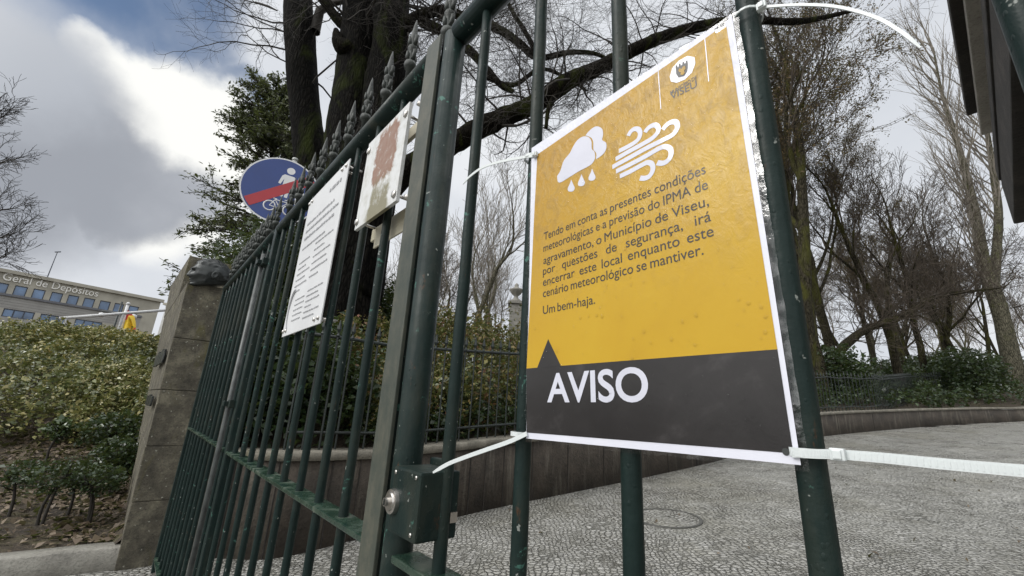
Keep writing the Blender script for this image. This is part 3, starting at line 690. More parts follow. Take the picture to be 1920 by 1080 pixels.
def text_data(txt, size, offset=0, spacing=1.0):
    c = bpy.data.curves.new('t', 'FONT'); c.body = txt; c.size = size; c.offset = offset; c.space_character = spacing; c.resolution_u = 6
    o = bpy.data.objects.new('t', c); COL.objects.link(o); bpy.context.view_layer.update()
    me = bpy.data.meshes.new_from_object(o.evaluated_get(bpy.context.evaluated_depsgraph_get()))
    V = [tuple(v.co) for v in me.vertices]; F_ = [tuple(p.vertices) for p in me.polygons]
    bpy.data.objects.remove(o); bpy.data.curves.remove(c); bpy.data.meshes.remove(me)
    xs = [p[0] for p in V]; x0 = min(xs); V = [(p[0] - x0, p[1]) for p in V]
    return V, F_, max(xs) - x0
building()

# handrail, flag and lamp post on top of the bank
WHITE_M = mat_simple('white_paint', (.58, .59, .60), .45, 0, .1, 5, 0)
def post_to_ground(name, P, rad, mat, parent, root):
    zb = bank_z(P.x, P.y) - .1; return MB().tube([Vector((P.x, P.y, zb)) - root, P - root], rad, 8).build(name, mat, parent)
a, b = at(111, 597, 11.5), at(330, 580, 13.0)
hr = empty('handrail', (a.x, a.y, bank_z(a.x, a.y)), 0, 'white tubular handrail along the top of the shrub bank', 'handrail'); hl = Vector(hr.location)
MB().tube([a - hl, b - hl], .045, 8).build('rail', WHITE_M, hr, True)
for f in (.06, .52, .97): post_to_ground('post', a.lerp(b, f) + Vector((0, 0, -.03)), .035, WHITE_M, hr, hl)
a = at(240, 571, 19); fp_ = empty('flagpole', (a.x, a.y, bank_z(a.x, a.y)), 0, 'white flagpole standing behind the handrail in front of the office building', 'flagpole'); fl = Vector(fp_.location)
MB().tube([Vector((0, 0, -.2)), a - fl], [.065, .055], 10).lathe([(.07, 0), (.085, .05), (.02, .11)], a - fl, 10).build('pole', WHITE_M, fp_, True)
fm, nt, b_ = new_mat('red_yellow_flag'); co = nt.nodes.new('ShaderNodeTexCoord').outputs['UV']
sx_ = nnode(nt, 'ShaderNodeSeparateXYZ', {0: co}).outputs[0]
nt.links.new(ramp(nt, sx_, [(0, (.45, .03, .03)), (.30, (.62, .42, .02)), (.70, (.45, .03, .03))], 'CONSTANT'), b_.inputs['Base Color']); sets(b_, Roughness=.8)
V = []; Fq = []; uvs = []
nu, nv = 14, 16; T0 = a - Vector((0, 0, .25))
for j in range(nv):
    for i in range(nu):
        u, v = i / (nu - 1), j / (nv - 1)
        V.append((T0.x + .06 + u * (.3 + .75 * v ** .8), T0.y + .16 * math.sin(u * 11 + v * 2) * (.3 + u), T0.z - v * .85 - u * .3 - .25 * u * v)); uvs.append((1 - v if False else (v * .55 + u * .45), u))
for j in range(nv - 1):
    for i in range(nu - 1): k = j * nu + i; Fq.append((k, k + 1, k + 1 + nu, k + nu))
fo = np_mesh('flag', V, Fq, fm, smooth=True); ul = fo.data.uv_layers.new(name='UVMap')
for lp in fo.data.loops: ul.data[lp.index].uv = uvs[lp.vertex_index]
tag(fo, 'red and yellow flag hanging in folds from the white flagpole', 'flag')
a = at(229, 566, 22); lr = empty('lamp_post', (a.x, a.y, bank_z(a.x, a.y)), 0, 'dark slim lamp post left of the flagpole with a short crossarm', 'lamp post'); ll = Vector(lr.location)
MB().tube([Vector((0, 0, -.2)), a - ll], [.06, .045], 8).build('pole', IRON, lr, True)
MB().tube([a - ll + Vector((-.9, 0, -.55)), a - ll + Vector((.9, 0, -.65))], .04, 6).build('crossarm', IRON, lr, True)
for k in (-.85, .85): MB().lathe([(.02, 0), (.12, -.05), (.14, -.2), (.06, -.26)], a - ll + Vector((k, 0, -.62)), 10).build('lamp', WHITE_M, lr, True)
# ------------------------------------------------------------------ the gate
RAIL_H = CAM_H + .828; MID_H = CAM_H - .228; LOW_H = .12; BR = .0102
def finial_mesh():
    g = MB()
    g.lathe([(.0095, .0), (.0095, .07), (.016, .073), (.018, .083), (.016, .093), (.010, .096), (.0088, .112), (.0098, .128), (.0135, .137), (.0145, .143), (.0125, .149), (.0092, .154), (.0105, .166), (.0118, .174), (.0108, .185), (.0082, .205), (.005, .228), (.0012, .249)], n=10)
    for sg in (-1, 1):
        for z0, ln in ((.098, .008), (.150, .007)):
            g.tube([(sg * .008, 0, z0), (sg * (.008 + ln * .8), 0, z0 + .012), (sg * (.010 + ln), 0, z0 + .028), (sg * (.005 + ln * .6), 0, z0 + .036)], [.006, .0065, .006, .003], 6)
            g.tube([(0, sg * .008, z0), (0, sg * (.008 + ln * .6), z0 + .012), (0, sg * (.008 + ln * .7), z0 + .028)], [.006, .0055, .003], 6)
    o = g.build('finial', CAST, None, True); me = o.data; bpy.data.objects.remove(o); return me
FIN = finial_mesh()
def rod_mesh(z0, z1):
    g = MB(); n = 22; pts = [(0.0007 * mnoise.noise(Vector((i * .7, 3, 1))), 0.0007 * mnoise.noise(Vector((i * .7, 9, 1))), z0 + (z1 - z0) * i / n) for i in range(n + 1)]
    g.tube(pts, BR, 12); o = g.build('bar', GREEN, None, True); me = o.data; bpy.data.objects.remove(o); return me
BAR = rod_mesh(LOW_H - .04, RAIL_H - .005)
def leaf_root(s0, label): return empty('gate_leaf', gp(s0, 0, 0), GRZ, label, 'gate', 'leaves of the green iron gate')
def add_bars(root, s0, ss, fin=True, dz=0):
    for i, s in enumerate(ss):
        o = bpy.data.objects.new('bar', BAR); link(o, root); o.location = (s0 - s, 0, 0); o.rotation_euler = (0, 0, i * 1.7)
        if fin:
            f = bpy.data.objects.new('finial', FIN); link(f, o); f.location = (0, 0, RAIL_H + .012); f.rotation_euler = (0, 0, -i * 1.7 + random.uniform(-.2, .2))
def rails(root, s0, sa, sb):
    MB().tube([(s0 - sa, 0, RAIL_H), (s0 - (sa + sb) / 2, 0, RAIL_H), (s0 - sb, 0, RAIL_H)], .0265, 20).build('top_rail', GREEN, root, True)
    for nm, z in (('mid_rail', MID_H), ('bottom_rail', LOW_H)):
        MB().box((s0 - (sa + sb) / 2, 0, z), (abs(sa - sb), .046, .011)).build(nm, RAILTOP, root, bevel=.002)
def stile(root, s0, s, w=.04, d=.036, mat=None, z1=None, name='stile'):
    g = MB(); z1 = z1 or RAIL_H + .018; g.box((s0 - s, 0, (z1 + .03) / 2), (w, d, z1 - .03)); return g.build(name, mat or GREEN, root, bevel=.006)
# far fixed panel beside the pillar
S = 4.02; r1 = leaf_root(S, 'narrow green railing panel of the gate between the stone pillar and the sliding bolt')
stile(r1, S, 3.99, .045); rails(r1, S, 3.965, 2.36)
add_bars(r1, S, [3.86 - .155 * k for k in range(10)])
# middle leaf carrying the two notice boards
S = 2.32; r2 = leaf_root(S, 'middle leaf of the green gate with the two white boards fixed to it')
stile(r2, S, 2.295, .055, .04); rails(r2, S, 2.266, .795)
add_bars(r2, S, [2.187 - .1553 * k for k in range(9)])
g = MB(); g.box((S - .762, -.021, (RAIL_H + .03) / 2), (.062, .008, RAIL_H + .02)); g.build('cover_strip', DIRTY, r2, bevel=.002)
g = MB(); g.box((S - .778, .002, (RAIL_H + .03) / 2), (.03, .034, RAIL_H - .03)); g.build('stile', GREEN, r2, bevel=.004)
f = bpy.data.objects.new('finial', FIN); link(f, r2); f.location = (S - .752, 0.004, RAIL_H - .02)
# drop bolt on the joint of the two panels
for s, z0, z1, rr in ((2.37, .05, RAIL_H - .12, .011),):
    MB().tube([(S - s, -.035, z0), (S - s, -.035, (z0 + z1) / 2), (S - s, -.035, z1)], rr, 10).build('drop_bolt', mat_simple('worn_steel_rod', (.075, .082, .08), .42, .2, .5, 20, .2, .002), r2, True)
for z in (RAIL_H - .17, MID_H + .2):
    g = MB(); g.box((S - 2.345, -.028, z), (.075, .03, .035)); g.box((S - 2.365, -.05, z), (.05, .02, .022)); g.build('bolt_bracket', GREEN, r2, bevel=.003)
# right leaf with the lock
S = .73; r3 = leaf_root(S, 'right leaf of the green gate with the lock box and the yellow notice')
g = MB(); g.tube([(S - .698, -.002, .03), (S - .698, -.002, 1.0), (S - .698, -.002, RAIL_H + .004)], .0245, 20); g.build('stile', GREEN, r3, True)
rails(r3, S, .678, -1.9)
RB = [.577, .4115, .2555, .1035, -.052] + [-.207 - .155 * k for k in range(10)]
add_bars(r3, S, RB)
stile(r3, S, -1.92, .05)
# lock
lx = lambda s: S - s
g = MB(); g.box((lx(.616), -.012, CAM_H - .1355), (.086, .068, .092)); lb = g.build('lock_box', GREEN, r3, bevel=.004)
g = MB(); g.box((lx(.645), .030, CAM_H - .127), (.046, .014, .094)); g.build('strike_case', GREEN, r3, bevel=.003)
g = MB()
for sx_, sz_ in ((.650, -.098), (.586, -.098), (.586, -.172)): g.lathe([(.0032, 0), (.0032, .0012), (.0024, .002), (.0005, .0022)], (lx(sx_), -.0458, CAM_H + sz_), 10, 'y')
g.build('screws', STEEL, lb, True)
g = MB(); g.box((lx(.5705), .012, CAM_H - .152), (.006, .012, .014)); g.build('latch_bolt', STEEL, lb)
cy = g = MB(); g.lathe([(.0005, .0155), (.006, .0155), (.006, .009), (.0125, .009), (.0135, .0065), (.0172, .006), (.0182, .0), (.0182, -.004)][::-1], (lx(.647), -.046, CAM_H - .139), 28, 'y')
cyo = g.build('lock_cylinder', STEEL, lb, True); smooth_by_angle(cyo, 35)
g = MB(); g.box((lx(.647), -.0616, CAM_H - .139), (.0018, .002, .008)); g.build('keyhole', IRON, cyo)

# ------------------------------------------------------------------ boards on the middle leaf
def in_gate(px, py, t):
    P = on_t(px, py, t); return gu.dot(P), P.z
def board(name, label, corners, t, th, mat):
    q = [in_gate(*c, t) for c in corners]                  # TL TR BR BL
    s0 = sum(p[0] for p in q) / 4; zc = sum(p[1] for p in q) / 4
    root = empty(name, gp(s0, t, zc), GRZ, label, 'notice board')
    xl = s0 - (q[0][0] + q[3][0]) / 2; xr = s0 - (q[1][0] + q[2][0]) / 2; zt = (q[0][1] + q[1][1]) / 2 - zc; zb = (q[2][1] + q[3][1]) / 2 - zc
    MB().box(((xl + xr) / 2, th / 2, (zt + zb) / 2), (xr - xl, th, zt - zb)).build('panel', mat, root, bevel=.001)
    return root, xl, xr, zb, zt
def bolt(root, x, z, r=.009, y0=-.012, back=.0):
    g = MB(); g.lathe([(r * .6, -.002), (r, .0), (r, .002), (r * .8, .004), (.001, .005)], (x, -.001, z), 14, 'y')
    g.tube([(x, 0, z), (x, .05, z)], .004, 8); return g.build('bolt', STEEL, root, True)
b1, xl, xr, zb, zt = board('information_board', 'tall white information board with small grey print bolted to the middle gate leaf', [(582, 372), (653, 306), (601, 608), (529, 630)], -.03, .004, PLATE_W)
for x in (xl + .012, xl + .045, xr - .055, xr - .02):
    for z in (zt - .018, zb + .018): bolt(b1, x, z, .0065)
def dashes(root, rows, ink=GREYINK, y=-.0012):
    g = MB()
    for (x0, x1, z, h) in rows:
        x = x0
        while x < x1 - .006:
            wv = min(random.uniform(.012, .04), x1 - x); 
            xx = x
            while xx < x + wv - .002:
                ww = random.uniform(.0025, .0045); hh = h * random.choice((.7, .7, 1, 1)); g.box((xx + ww / 2, y, z + (hh - h) / 2), (ww * .7, .0008, hh * .8)); xx += ww
            x += wv + h * .55
    g.build('print', ink, root)
Wd = xr - xl; rows = []
rows.append((xl + Wd * .62, xl + Wd * .88, zt - .055, .016))
for k in range(3): rows.append((xl + Wd * .10, xl + Wd * (.80, .92, .86)[k], zt - .115 - .03 * k, .012))
rows.append((xl + Wd * .1, xl + Wd * .7, zt - .215, .008))
for k, (a_, b_) in enumerate([(.1, .40), (.1, .32), (.1, .45), (.1, .36), (.1, .45), (.1, .3)]): rows.append((xl + Wd * a_, xl + Wd * b_, zt - .27 - .022 * k, .0065))
for k, (a_, b_) in enumerate([(.5, .92), (.5, .75), (.5, .92), (.5, .85), (.5, .9), (.5, .72)]): rows.append((xl + Wd * a_, xl + Wd * b_, zt - .235 - .024 * k, .0065))
z_ = zt - .415
for k in range(8): rows.append((xl + Wd * .22, xl + Wd * .48, z_ - .018 * k, .0055)); rows.append((xl + Wd * .54, xl + Wd * (.9, .82, .86, .7)[k % 4], z_ + .01 - .018 * k, .0055))
rows = [q for q in rows if q[2] > zb + .03]
dashes(b1, rows)
g = MB()                                                   # curved pictogram near the lower left of the board
arc = [(xl + Wd * .20 - .055 * math.cos(a_ * .1), zt - .45 + .075 * math.sin(a_ * .1 )) for a_ in range(-9, 15)]
g.tube([(x, -.0016, z) for x, z in arc], [.0015 + .004 * (i / 23) for i in range(24)], 6); g.build('emblem', GREYINK, b1)
def mat_rusty():
    m, nt, b = new_mat('faded_enamel'); co = objco(nt)
    sep = nnode(nt, 'ShaderNodeSeparateXYZ', {0: co}); X, Z = sep.outputs[0], sep.outputs[2]
    n1 = noise(nt, co, 26, 8, .7); n2 = noise(nt, co, 60, 7, .7)
    # faded red-brown print patch with ragged edge, dirt below it
    dx = nnode(nt, 'ShaderNodeMath', {0: nnode(nt, 'ShaderNodeMath', {0: X, 1: .012}, operation='SUBTRACT').outputs[0]}, operation='ABSOLUTE').outputs[0]
    ex = nnode(nt, 'ShaderNodeMapRange', {'Value': dx, 'From Min': .085, 'From Max': .045}).outputs[0]
    dz = nnode(nt, 'ShaderNodeMath', {0: nnode(nt, 'ShaderNodeMath', {0: Z, 1: .042}, operation='SUBTRACT').outputs[0]}, operation='ABSOLUTE').outputs[0]
    ez = nnode(nt, 'ShaderNodeMapRange', {'Value': dz, 'From Min': .11, 'From Max': .05}).outputs[0]
    mk = nnode(nt, 'ShaderNodeMath', {0: ex, 1: ez}, operation='MULTIPLY').outputs[0]
    mk = nnode(nt, 'ShaderNodeMath', {0: mk, 1: n2}, operation='MULTIPLY').outputs[0]
    mk = nnode(nt, 'ShaderNodeMath', {0: mk, 1: nnode(nt, 'ShaderNodeMapRange', {'Value': n1, 'From Min': .3, 'From Max': .62, 'To Min': .35, 'To Max': 1.25}).outputs[0]}, operation='MULTIPLY').outputs[0]
    c = mixc(nt, (.62, .63, .63), (.45, .45, .41), ramp(nt, n1, [(.45, (0, 0, 0)), (.7, (1, 1, 1))]))
    c = mixc(nt, c, (.20, .08, .03), ramp(nt, mk, [(.17, (0, 0, 0)), (.3, (.95, .95, .95)), (.62, (.8, .8, .8)), (.68, (.25, .25, .25))]))
    dz2 = nnode(nt, 'ShaderNodeMapRange', {'Value': Z, 'From Min': .06, 'From Max': -.12}).outputs[0]
    dm = nnode(nt, 'ShaderNodeMath', {0: dz2, 1: ex}, operation='MULTIPLY').outputs[0]
    dm = nnode(nt, 'ShaderNodeMath', {0: dm, 1: n1}, operation='MULTIPLY').outputs[0]
    c = mixc(nt, c, (.16, .14, .06), ramp(nt, dm, [(.22, (0, 0, 0)), (.4, (.9, .9, .9))]))
    nt.links.new(c, b.inputs['Base Color']); sets(b, Roughness=.45); bump(nt, b, n2, .25, .002); return m
b2, xl, xr, zb, zt = board('faded_board', 'small white board with a faded rusty red patch, beside the gate meeting edge', [(692, 268), (767, 194), (742, 383), (666, 425)], -.035, .009, mat_rusty())
for x in (xl + .012, xr - .012):
    for z in (zt - .03, zb + .02):
        bolt(b2, x, z, .0095)
for z in (zt - .012, zb + .006):
    MB().box(((xl + xr) / 2 + .012, .058, z), (xr - xl + .055, .010, .036)).build('clamp_bar', CREAM_M, b2, bevel=.001)
    MB().tube([(xr + .022, .01, z), (xr + .022, .075, z)], .006, 8).build('clamp_screw', STEEL, b2, True)
MB().box(((xl + xr) / 2 - .02, .056, zb - .008), ((xr - xl) * .75, .005, .06)).build('backing_sheet', CREAM_M, b2, bevel=.001)

# ------------------------------------------------------------------ blue end-of-path sign on its pole
def traffic_sign():
    r = ray(527, 357).normalized(); C = CAM + r * 5.75; C.x -= 0
    yaw = math.atan2(-r.y, -r.x) + R(90) + R(-4)            # local -y faces the camera side of the street
    root = empty('path_end_sign', (C.x, C.y, 0), yaw, 'round blue path sign with a red bar on a pole behind the gate finials', 'traffic sign')
    blue = mat_simple('sign_blue', (.012, .042, .19), .3, 0, .08, 4, 0); red = mat_simple('sign_red', (.36, .018, .028), .35, 0, .08, 4, 0); white = mat_simple('sign_white', (.66, .67, .68), .35, 0, .05, 4, 0)
    Rr = .415; z0 = C.z; T = Matrix.Rotation(R(2), 4, 'Y')
    def disc(rad, y0, y1, n=56): 
        g = MB(); g.lathe([(rad, y0), (rad, y1)], (0, 0, 0), n, 'y'); return g
    def P(o): o.location = (0, 0, z0); o.rotation_euler = (0, R(4), 0); return o
    P(disc(Rr, 0, .004).build('plate', white, root)); P(disc(Rr - .017, .0045, .0058).build('blue_field', blue, root))
    # bar from lower left to upper right
    hw = .058; L_ = Rr - .03; g = MB()
    top = []; n = 22
    pts = []
    for sg in (1, -1):
        x_end = math.sqrt(L_ ** 2 - hw ** 2)
        a0 = math.asin(hw / L_)
        for k in range(9):
            an = (a0 - 2 * a0 * k / 8) if sg == 1 else (math.pi + a0 - 2 * a0 * k / 8) 
            pts.append((L_ * math.cos(an), L_ * math.sin(an)))
    a = R(-41); pts = [(x * math.cos(-a) - z * math.sin(-a), x * math.sin(-a) + z * math.cos(-a)) for x, z in pts]
    m = len(pts); g.add([(x, -.0085, z) for x, z in pts] + [(x, -.006, z) for x, z in pts], [tuple(range(m)), tuple(range(2 * m - 1, m - 1, -1))] + [(i, i + m, (i + 1) % m + m, (i + 1) % m) for i in range(m)])
    P(g.build('red_bar', red, root))
    y = -.0068
    def flat(g, pts, y=y):
        m = len(pts); g.add([(p[0], y, p[1]) for p in pts] + [(p[0], y + .001, p[1]) for p in pts], [tuple(range(m)), tuple(range(2 * m - 1, m - 1, -1))] + [(i, i + m, (i + 1) % m + m, (i + 1) % m) for i in range(m)])
    def circ(cx, cz, r_, n=20): return [(cx + r_ * math.cos(2 * math.pi * k / n), cz + r_ * math.sin(2 * math.pi * k / n)) for k in range(n)]
    def figure(g, cx, zh, h):
        flat(g, circ(cx, zh, h * .12))
        flat(g, [(cx - h * .14, zh - h * .17), (cx + h * .14, zh - h * .17), (cx + h * .2, zh - h * .24), (cx + h * .25, zh - h * .52), (cx + h * .18, zh - h * .54), (cx + h * .12, zh - h * .32), (cx + h * .11, zh - h * .95), (cx + h * .02, zh - h * .95), (cx, zh - h * .55), (cx - h * .02, zh - h * .95), (cx - h * .11, zh - h * .95), (cx - h * .12, zh - h * .32), (cx - h * .18, zh - h * .54), (cx - h * .25, zh - h * .52), (cx - h * .2, zh - h * .24)])
    g = MB(); figure(g, .04, .275, .37); figure(g, .19, .10, .24); P(g.build('figures', white, root))
    g = MB()
    for cx in (-.085, .115):
        ring = [(cx + .058 * math.cos(2 * math.pi * k / 24), -.0068, -.19 + .058 * math.sin(2 * math.pi * k / 24)) for k in range(25)]
        g.tube(ring, .0075, 5, False)
    for p, q in (((-.085, -.19), (-.045, -.10)), ((-.045, -.10), (.085, -.10)), ((.115, -.19), (.075, -.075)), ((.02, -.19), (.085, -.10)), ((.02, -.19), (-.045, -.10)), ((-.085, -.19), (.02, -.19)), ((.045, -.075), (.095, -.075)), ((-.07, -.09), (-.03, -.09))):
        g.tube([(p[0], y, p[1]), (q[0], y, q[1])], .006, 5)
    g.v = [(x_ + .02, y_, z_ - .035) for x_, y_, z_ in g.v]; P(g.build('bicycle_symbol', white, root))
    MB().tube([(.07, .045, -.2), (.07, .045, z0 + Rr + .03)], .03, 14).lathe([(.034, 0), (.034, .03), (.01, .045)], (.07, .045, z0 + Rr + .03), 14).build('pole', mat_simple('galvanised_pole', (.35, .36, .35), .45, .3, .2, 6, .1, .002), root, True)
traffic_sign()

# ------------------------------------------------------------------ the yellow notice
TP = -.0145
PC = [in_gate(997, 278, TP), in_gate(1373, 28, TP), in_gate(1502, 872, TP), in_gate(987, 822, TP)]
PC = [Vector((a_, b_)) for a_, b_ in PC]
s_p = .27; po = empty('weather_notice', gp(s_p, TP, CAM_H + .18), GRZ, 'laminated yellow and black weather warning notice tied to the gate bars', 'notice')
ZP = CAM_H + .18
def uvof(px, py):
    q = Vector(in_gate(px, py, TP)); u = v = .5
    for _ in range(25):
        top = PC[0].lerp(PC[1], u); bot = PC[3].lerp(PC[2], u); P = bot.lerp(top, v) - q
        du = (PC[1] - PC[0]) * v + (PC[2] - PC[3]) * (1 - v); dv = top - bot
        det = du.x * dv.y - du.y * dv.x
        u -= (P.x * dv.y - P.y * dv.x) / det; v -= (du.x * P.y - du.y * P.x) / det
    return u, v
def PS(u, v, off):
    top = PC[0].lerp(PC[1], u); bot = PC[3].lerp(PC[2], u); q = bot.lerp(top, v)
    bul = -.0016 * math.sin(math.pi * min(1, max(0, u))) * math.sin(math.pi * min(1, max(0, v)))
    wav = .0005 * mnoise.noise(Vector((u * 2.4, v * 3, 0)))
    wav -= .0018 * max(0, v - .9) * 10 * max(0, u - .75) * 4 * .5 
    return (s_p - q.x, bul + wav - off, q.y - ZP)
PW = (PC[0] - PC[1]).length; PH = (PC[0] - PC[3]).length
def sheet(name, q, off, mat, nu=40, nv=56, wob=0, parent=po):
    """q = four uv corners TL TR BR BL"""
    V = []; Fq = []
    for j in range(nv + 1):
        for i in range(nu + 1):
            a_, b_ = i / nu, j / nv
            u = (q[0][0] * (1 - a_) + q[1][0] * a_) * b_ + (q[3][0] * (1 - a_) + q[2][0] * a_) * (1 - b_); v = (q[0][1] * (1 - a_) + q[1][1] * a_) * b_ + (q[3][1] * (1 - a_) + q[2][1] * a_) * (1 - b_)
            if wob and (i in (0, nu) or j in (0, nv)): u += wob * mnoise.noise(Vector((u * 30, v * 30, 2))); v += wob * mnoise.noise(Vector((u * 30, v * 30, 7)))
            V.append(PS(u, v, off))
    for j in range(nv):
        for i in range(nu): k = j * (nu + 1) + i; Fq.append((k, k + 1, k + 2 + nu, k + 1 + nu))
    return np_mesh(name, V, Fq, mat, parent, True)
def gloss_print(name, stops, nsc=9, streak=None, bstr=.5):
    m, nt, b = new_mat(name); co = objco(nt)
    sep = nnode(nt, 'ShaderNodeSeparateXYZ', {0: co}).outputs[2]
    f = noise(nt, co, nsc, 6, .6, .4)
    c = ramp(nt, f, stops)
    if streak:                                                                 # the print runs from amber at its upper left to clear yellow below
        sx = nnode(nt, 'ShaderNodeSeparateXYZ', {0: co}).outputs[0]
        gm = nnode(nt, 'ShaderNodeMath', {0: sx, 1: -.75, 2: sep}, operation='MULTIPLY_ADD').outputs[0]
        c = mixc(nt, c, (.40, .21, .010), nnode(nt, 'ShaderNodeMapRange', {'Value': gm, 'From Min': -.04, 'From Max': .30}).outputs[0])
    fine = noise(nt, objco(nt, (1, 1, .7)), 85, 6, .7, 1.2); wr = noise(nt, objco(nt, (1.3, 1, .8)), 38, 4, .6, 1.4)
    up_ = nnode(nt, 'ShaderNodeMapRange', {'Value': sep, 'From Min': -.08, 'From Max': .14}).outputs[0]     # trapped moisture has crept into the upper part
    if streak:
        mk = nnode(nt, 'ShaderNodeMath', {0: up_, 1: ramp(nt, fine, [(.42, (0, 0, 0)), (.68, (1, 1, 1))])}, operation='MULTIPLY').outputs[0]
        c = mixc(nt, c, streak, nnode(nt, 'ShaderNodeMath', {0: mk, 1: .4}, operation='MULTIPLY').outputs[0])
        dk = nnode(nt, 'ShaderNodeMath', {0: up_, 1: ramp(nt, wr, [(.5, (0, 0, 0)), (.62, (1, 1, 1))])}, operation='MULTIPLY').outputs[0]
        c = mixc(nt, c, tuple(x * .62 for x in streak[:1]) + (streak[1] * .5, streak[2] * .25), nnode(nt, 'ShaderNodeMath', {0: dk, 1: .4}, operation='MULTIPLY').outputs[0])
    nt.links.new(c, b.inputs['Base Color']); sets(b, Roughness=.5); b.inputs['Specular IOR Level'].default_value = .25; b.inputs['Coat Weight'].default_value = .35; b.inputs['Coat Roughness'].default_value = .16
    st = nnode(nt, 'ShaderNodeMath', {0: up_, 1: .42, 2: .06}, operation='MULTIPLY_ADD').outputs[0]
    h = nnode(nt, 'ShaderNodeMath', {0: wr, 1: fine}, operation='ADD').outputs[0]
    bn = nnode(nt, 'ShaderNodeBump', {'Height': h, 'Strength': st, 'Distance': .002}); nt.links.new(bn.outputs[0], b.inputs['Normal']); nt.links.new(bn.outputs[0], b.inputs['Coat Normal'])
    return m
PAPER = gloss_print('laminated_white_paper', [(.3, (.63, .64, .72)), (.7, (.71, .72, .79))])
YEL = gloss_print('yellow_print', [(.3, (.44, .255, .002)), (.5, (.48, .288, .003)), (.7, (.50, .31, .006))], 7, (.38, .28, .12))
DARK = gloss_print('charcoal_print', [(.35, (.013, .0115, .0115)), (.55, (.019, .017, .017)), (.70, (.045, .041, .041))], 14)
INK = mat_simple('black_ink', (.016, .014, .012), .5, 0, .1, 9, 0, coat=.15)
film, nt, b_ = new_mat('laminate_film'); gl = nnode(nt, 'ShaderNodeBsdfGlossy', {'Roughness': .12, 'Color': (.8, .8, .8, 1)}); tr = nnode(nt, 'ShaderNodeBsdfTransparent', {'Color': (.93, .94, .94, 1)})
fz = noise(nt, objco(nt), 60, 3, .6); mxs = nnode(nt, 'ShaderNodeMixShader', {0: ramp(nt, fz, [(.45, (.05, .05, .05)), (.7, (.22, .22, .22))]), 1: tr.outputs[0], 2: gl.outputs[0]})
bn = nnode(nt, 'ShaderNodeBump', {'Height': fz, 'Strength': .3, 'Distance': .003}); nt.links.new(bn.outputs[0], gl.inputs['Normal']); nt.links.new(mxs.outputs[0], nt.nodes['Material Output'].inputs[0])
sheet('laminate_film', [(-.010, 1.004), (1.018, 1.003), (1.018, -.009), (-.010, -.009)], -.0004, film, wob=.004)
# paper with the torn notch in its top right corner
nt1, nt2, nt3 = uvof(1352, 34), uvof(1347, 58), uvof(1358, 48)
pap = sheet('paper', [(0, 1), (1, 1), (1, 0), (0, 0)], .0003, PAPER, 80, 112)
ysh = sheet('yellow_panel', [uvof(1008, 290), uvof(1362, 46), uvof(1458, 655), uvof(988, 691)], .0006, YEL, 76, 90)
def notch(o):
    bm = bmesh.new(); bm.from_mesh(o.data)
    C_ = [Vector(PS(*uvof(1353 + 1, 46), 0)), Vector(PS(*uvof(1358, 40), 0)), Vector(PS(*uvof(1349, 56), 0)), Vector(PS(*uvof(1361, 36), 0)), Vector(PS(*uvof(1356, 50), 0))]
    dl = [f for f in bm.faces if any(((f.calc_center_median() - c).xz.length < .0042) for c in C_)]
    bmesh.ops.delete(bm, geom=dl, context='FACES'); bm.to_mesh(o.data); bm.free()
notch(pap); notch(ysh)
sheet('black_panel', [uvof(988, 691), uvof(1458, 655), uvof(1488, 850), uvof(988, 811)], .0006, DARK, 40, 30)
def flatpoly(g, uvp, off):
    bm = bmesh.new(); vs = [bm.verts.new((u * PW, v * PH, 0)) for u, v in uvp]; f = bm.faces.new(vs); bmesh.ops.triangulate(bm, faces=[f])
    bm.normal_update(); idx = {v: i for i, v in enumerate(bm.verts)}
    V = [PS(v.co.x / PW, v.co.y / PH, off) for v in bm.verts]; Fq = []
    for f in bm.faces:
        t = [idx[v] for v in f.verts]
        if f.normal.z < 0: t = t[::-1]
        Fq.append(tuple(t))
    bm.free(); g.add(V, Fq)
def pix(pts, z=None): return [uvof(*p) for p in pts]
g = MB(); flatpoly(g, pix([(1008, 690.2), (1029, 636), (1053, 686)]), .0008); g.build('black_peak', DARK, po)
def line_text(g, words_line, pl, pr, size, off=.0009, bold=0, justify=True, squeeze=None):
    (u0, v0), (u1, v1) = uvof(*pl), uvof(*pr)
    L_ = math.hypot((u1 - u0) * PW, (v1 - v0) * PH)
    ws = words_line.split(); data = [text_data(w_, size, bold) for w_ in ws]; tot = sum(d[2] for d in data); gapn = len(ws) - 1
    sp = size * .27
    sc = min(1.0, (L_ - sp * gapn) / tot) if justify else L_ / (tot + sp * gapn)
    gap = (L_ - tot * sc) / gapn if gapn and justify else sp * sc
    x = 0
    for V, Fq, wd in data:
        g.add([PS(u0 + (u1 - u0) * (x + p[0] * sc) / L_, v0 + (v1 - v0) * (x + p[0] * sc) / L_ + p[1] / PH, off) for p in V], Fq); x += wd * sc + gap
TXT = [("Tendo em conta as presentes condições", (1021, 451), (1325, 326)), ("meteorológicas e a previsão do IPMA de", (1020, 473), (1329, 355)), ("agravamento, o Município de Viseu,", (1020, 496), (1331, 386)),
       ("por questões de segurança, irá", (1019, 516), (1335, 415)), ("encerrar este local enquanto este", (1019, 537), (1340, 443)), ("cenário meteorológico se mantiver.", (1019, 558), (1321, 478)), ("Um bem-haja.", (1019, 589.5), (1118, 570))]
g = MB()
for t_, a_, b_ in TXT: line_text(g, t_, a_, b_, .0158, bold=0)
g.build('notice_text', INK, po)
WINK = mat_simple('white_print', (.56, .57, .65), .4, 0, .06, 20, .1, .001, coat=.5)
g = MB(); line_text(g, "AVISO", (1027, 753), (1219, 752), .0455, bold=.0009, justify=False); g.build('heading', WINK, po)
def Z1(x, y): return (1000 + x * 360 / 1767, 180 + y * 220 / 1080)
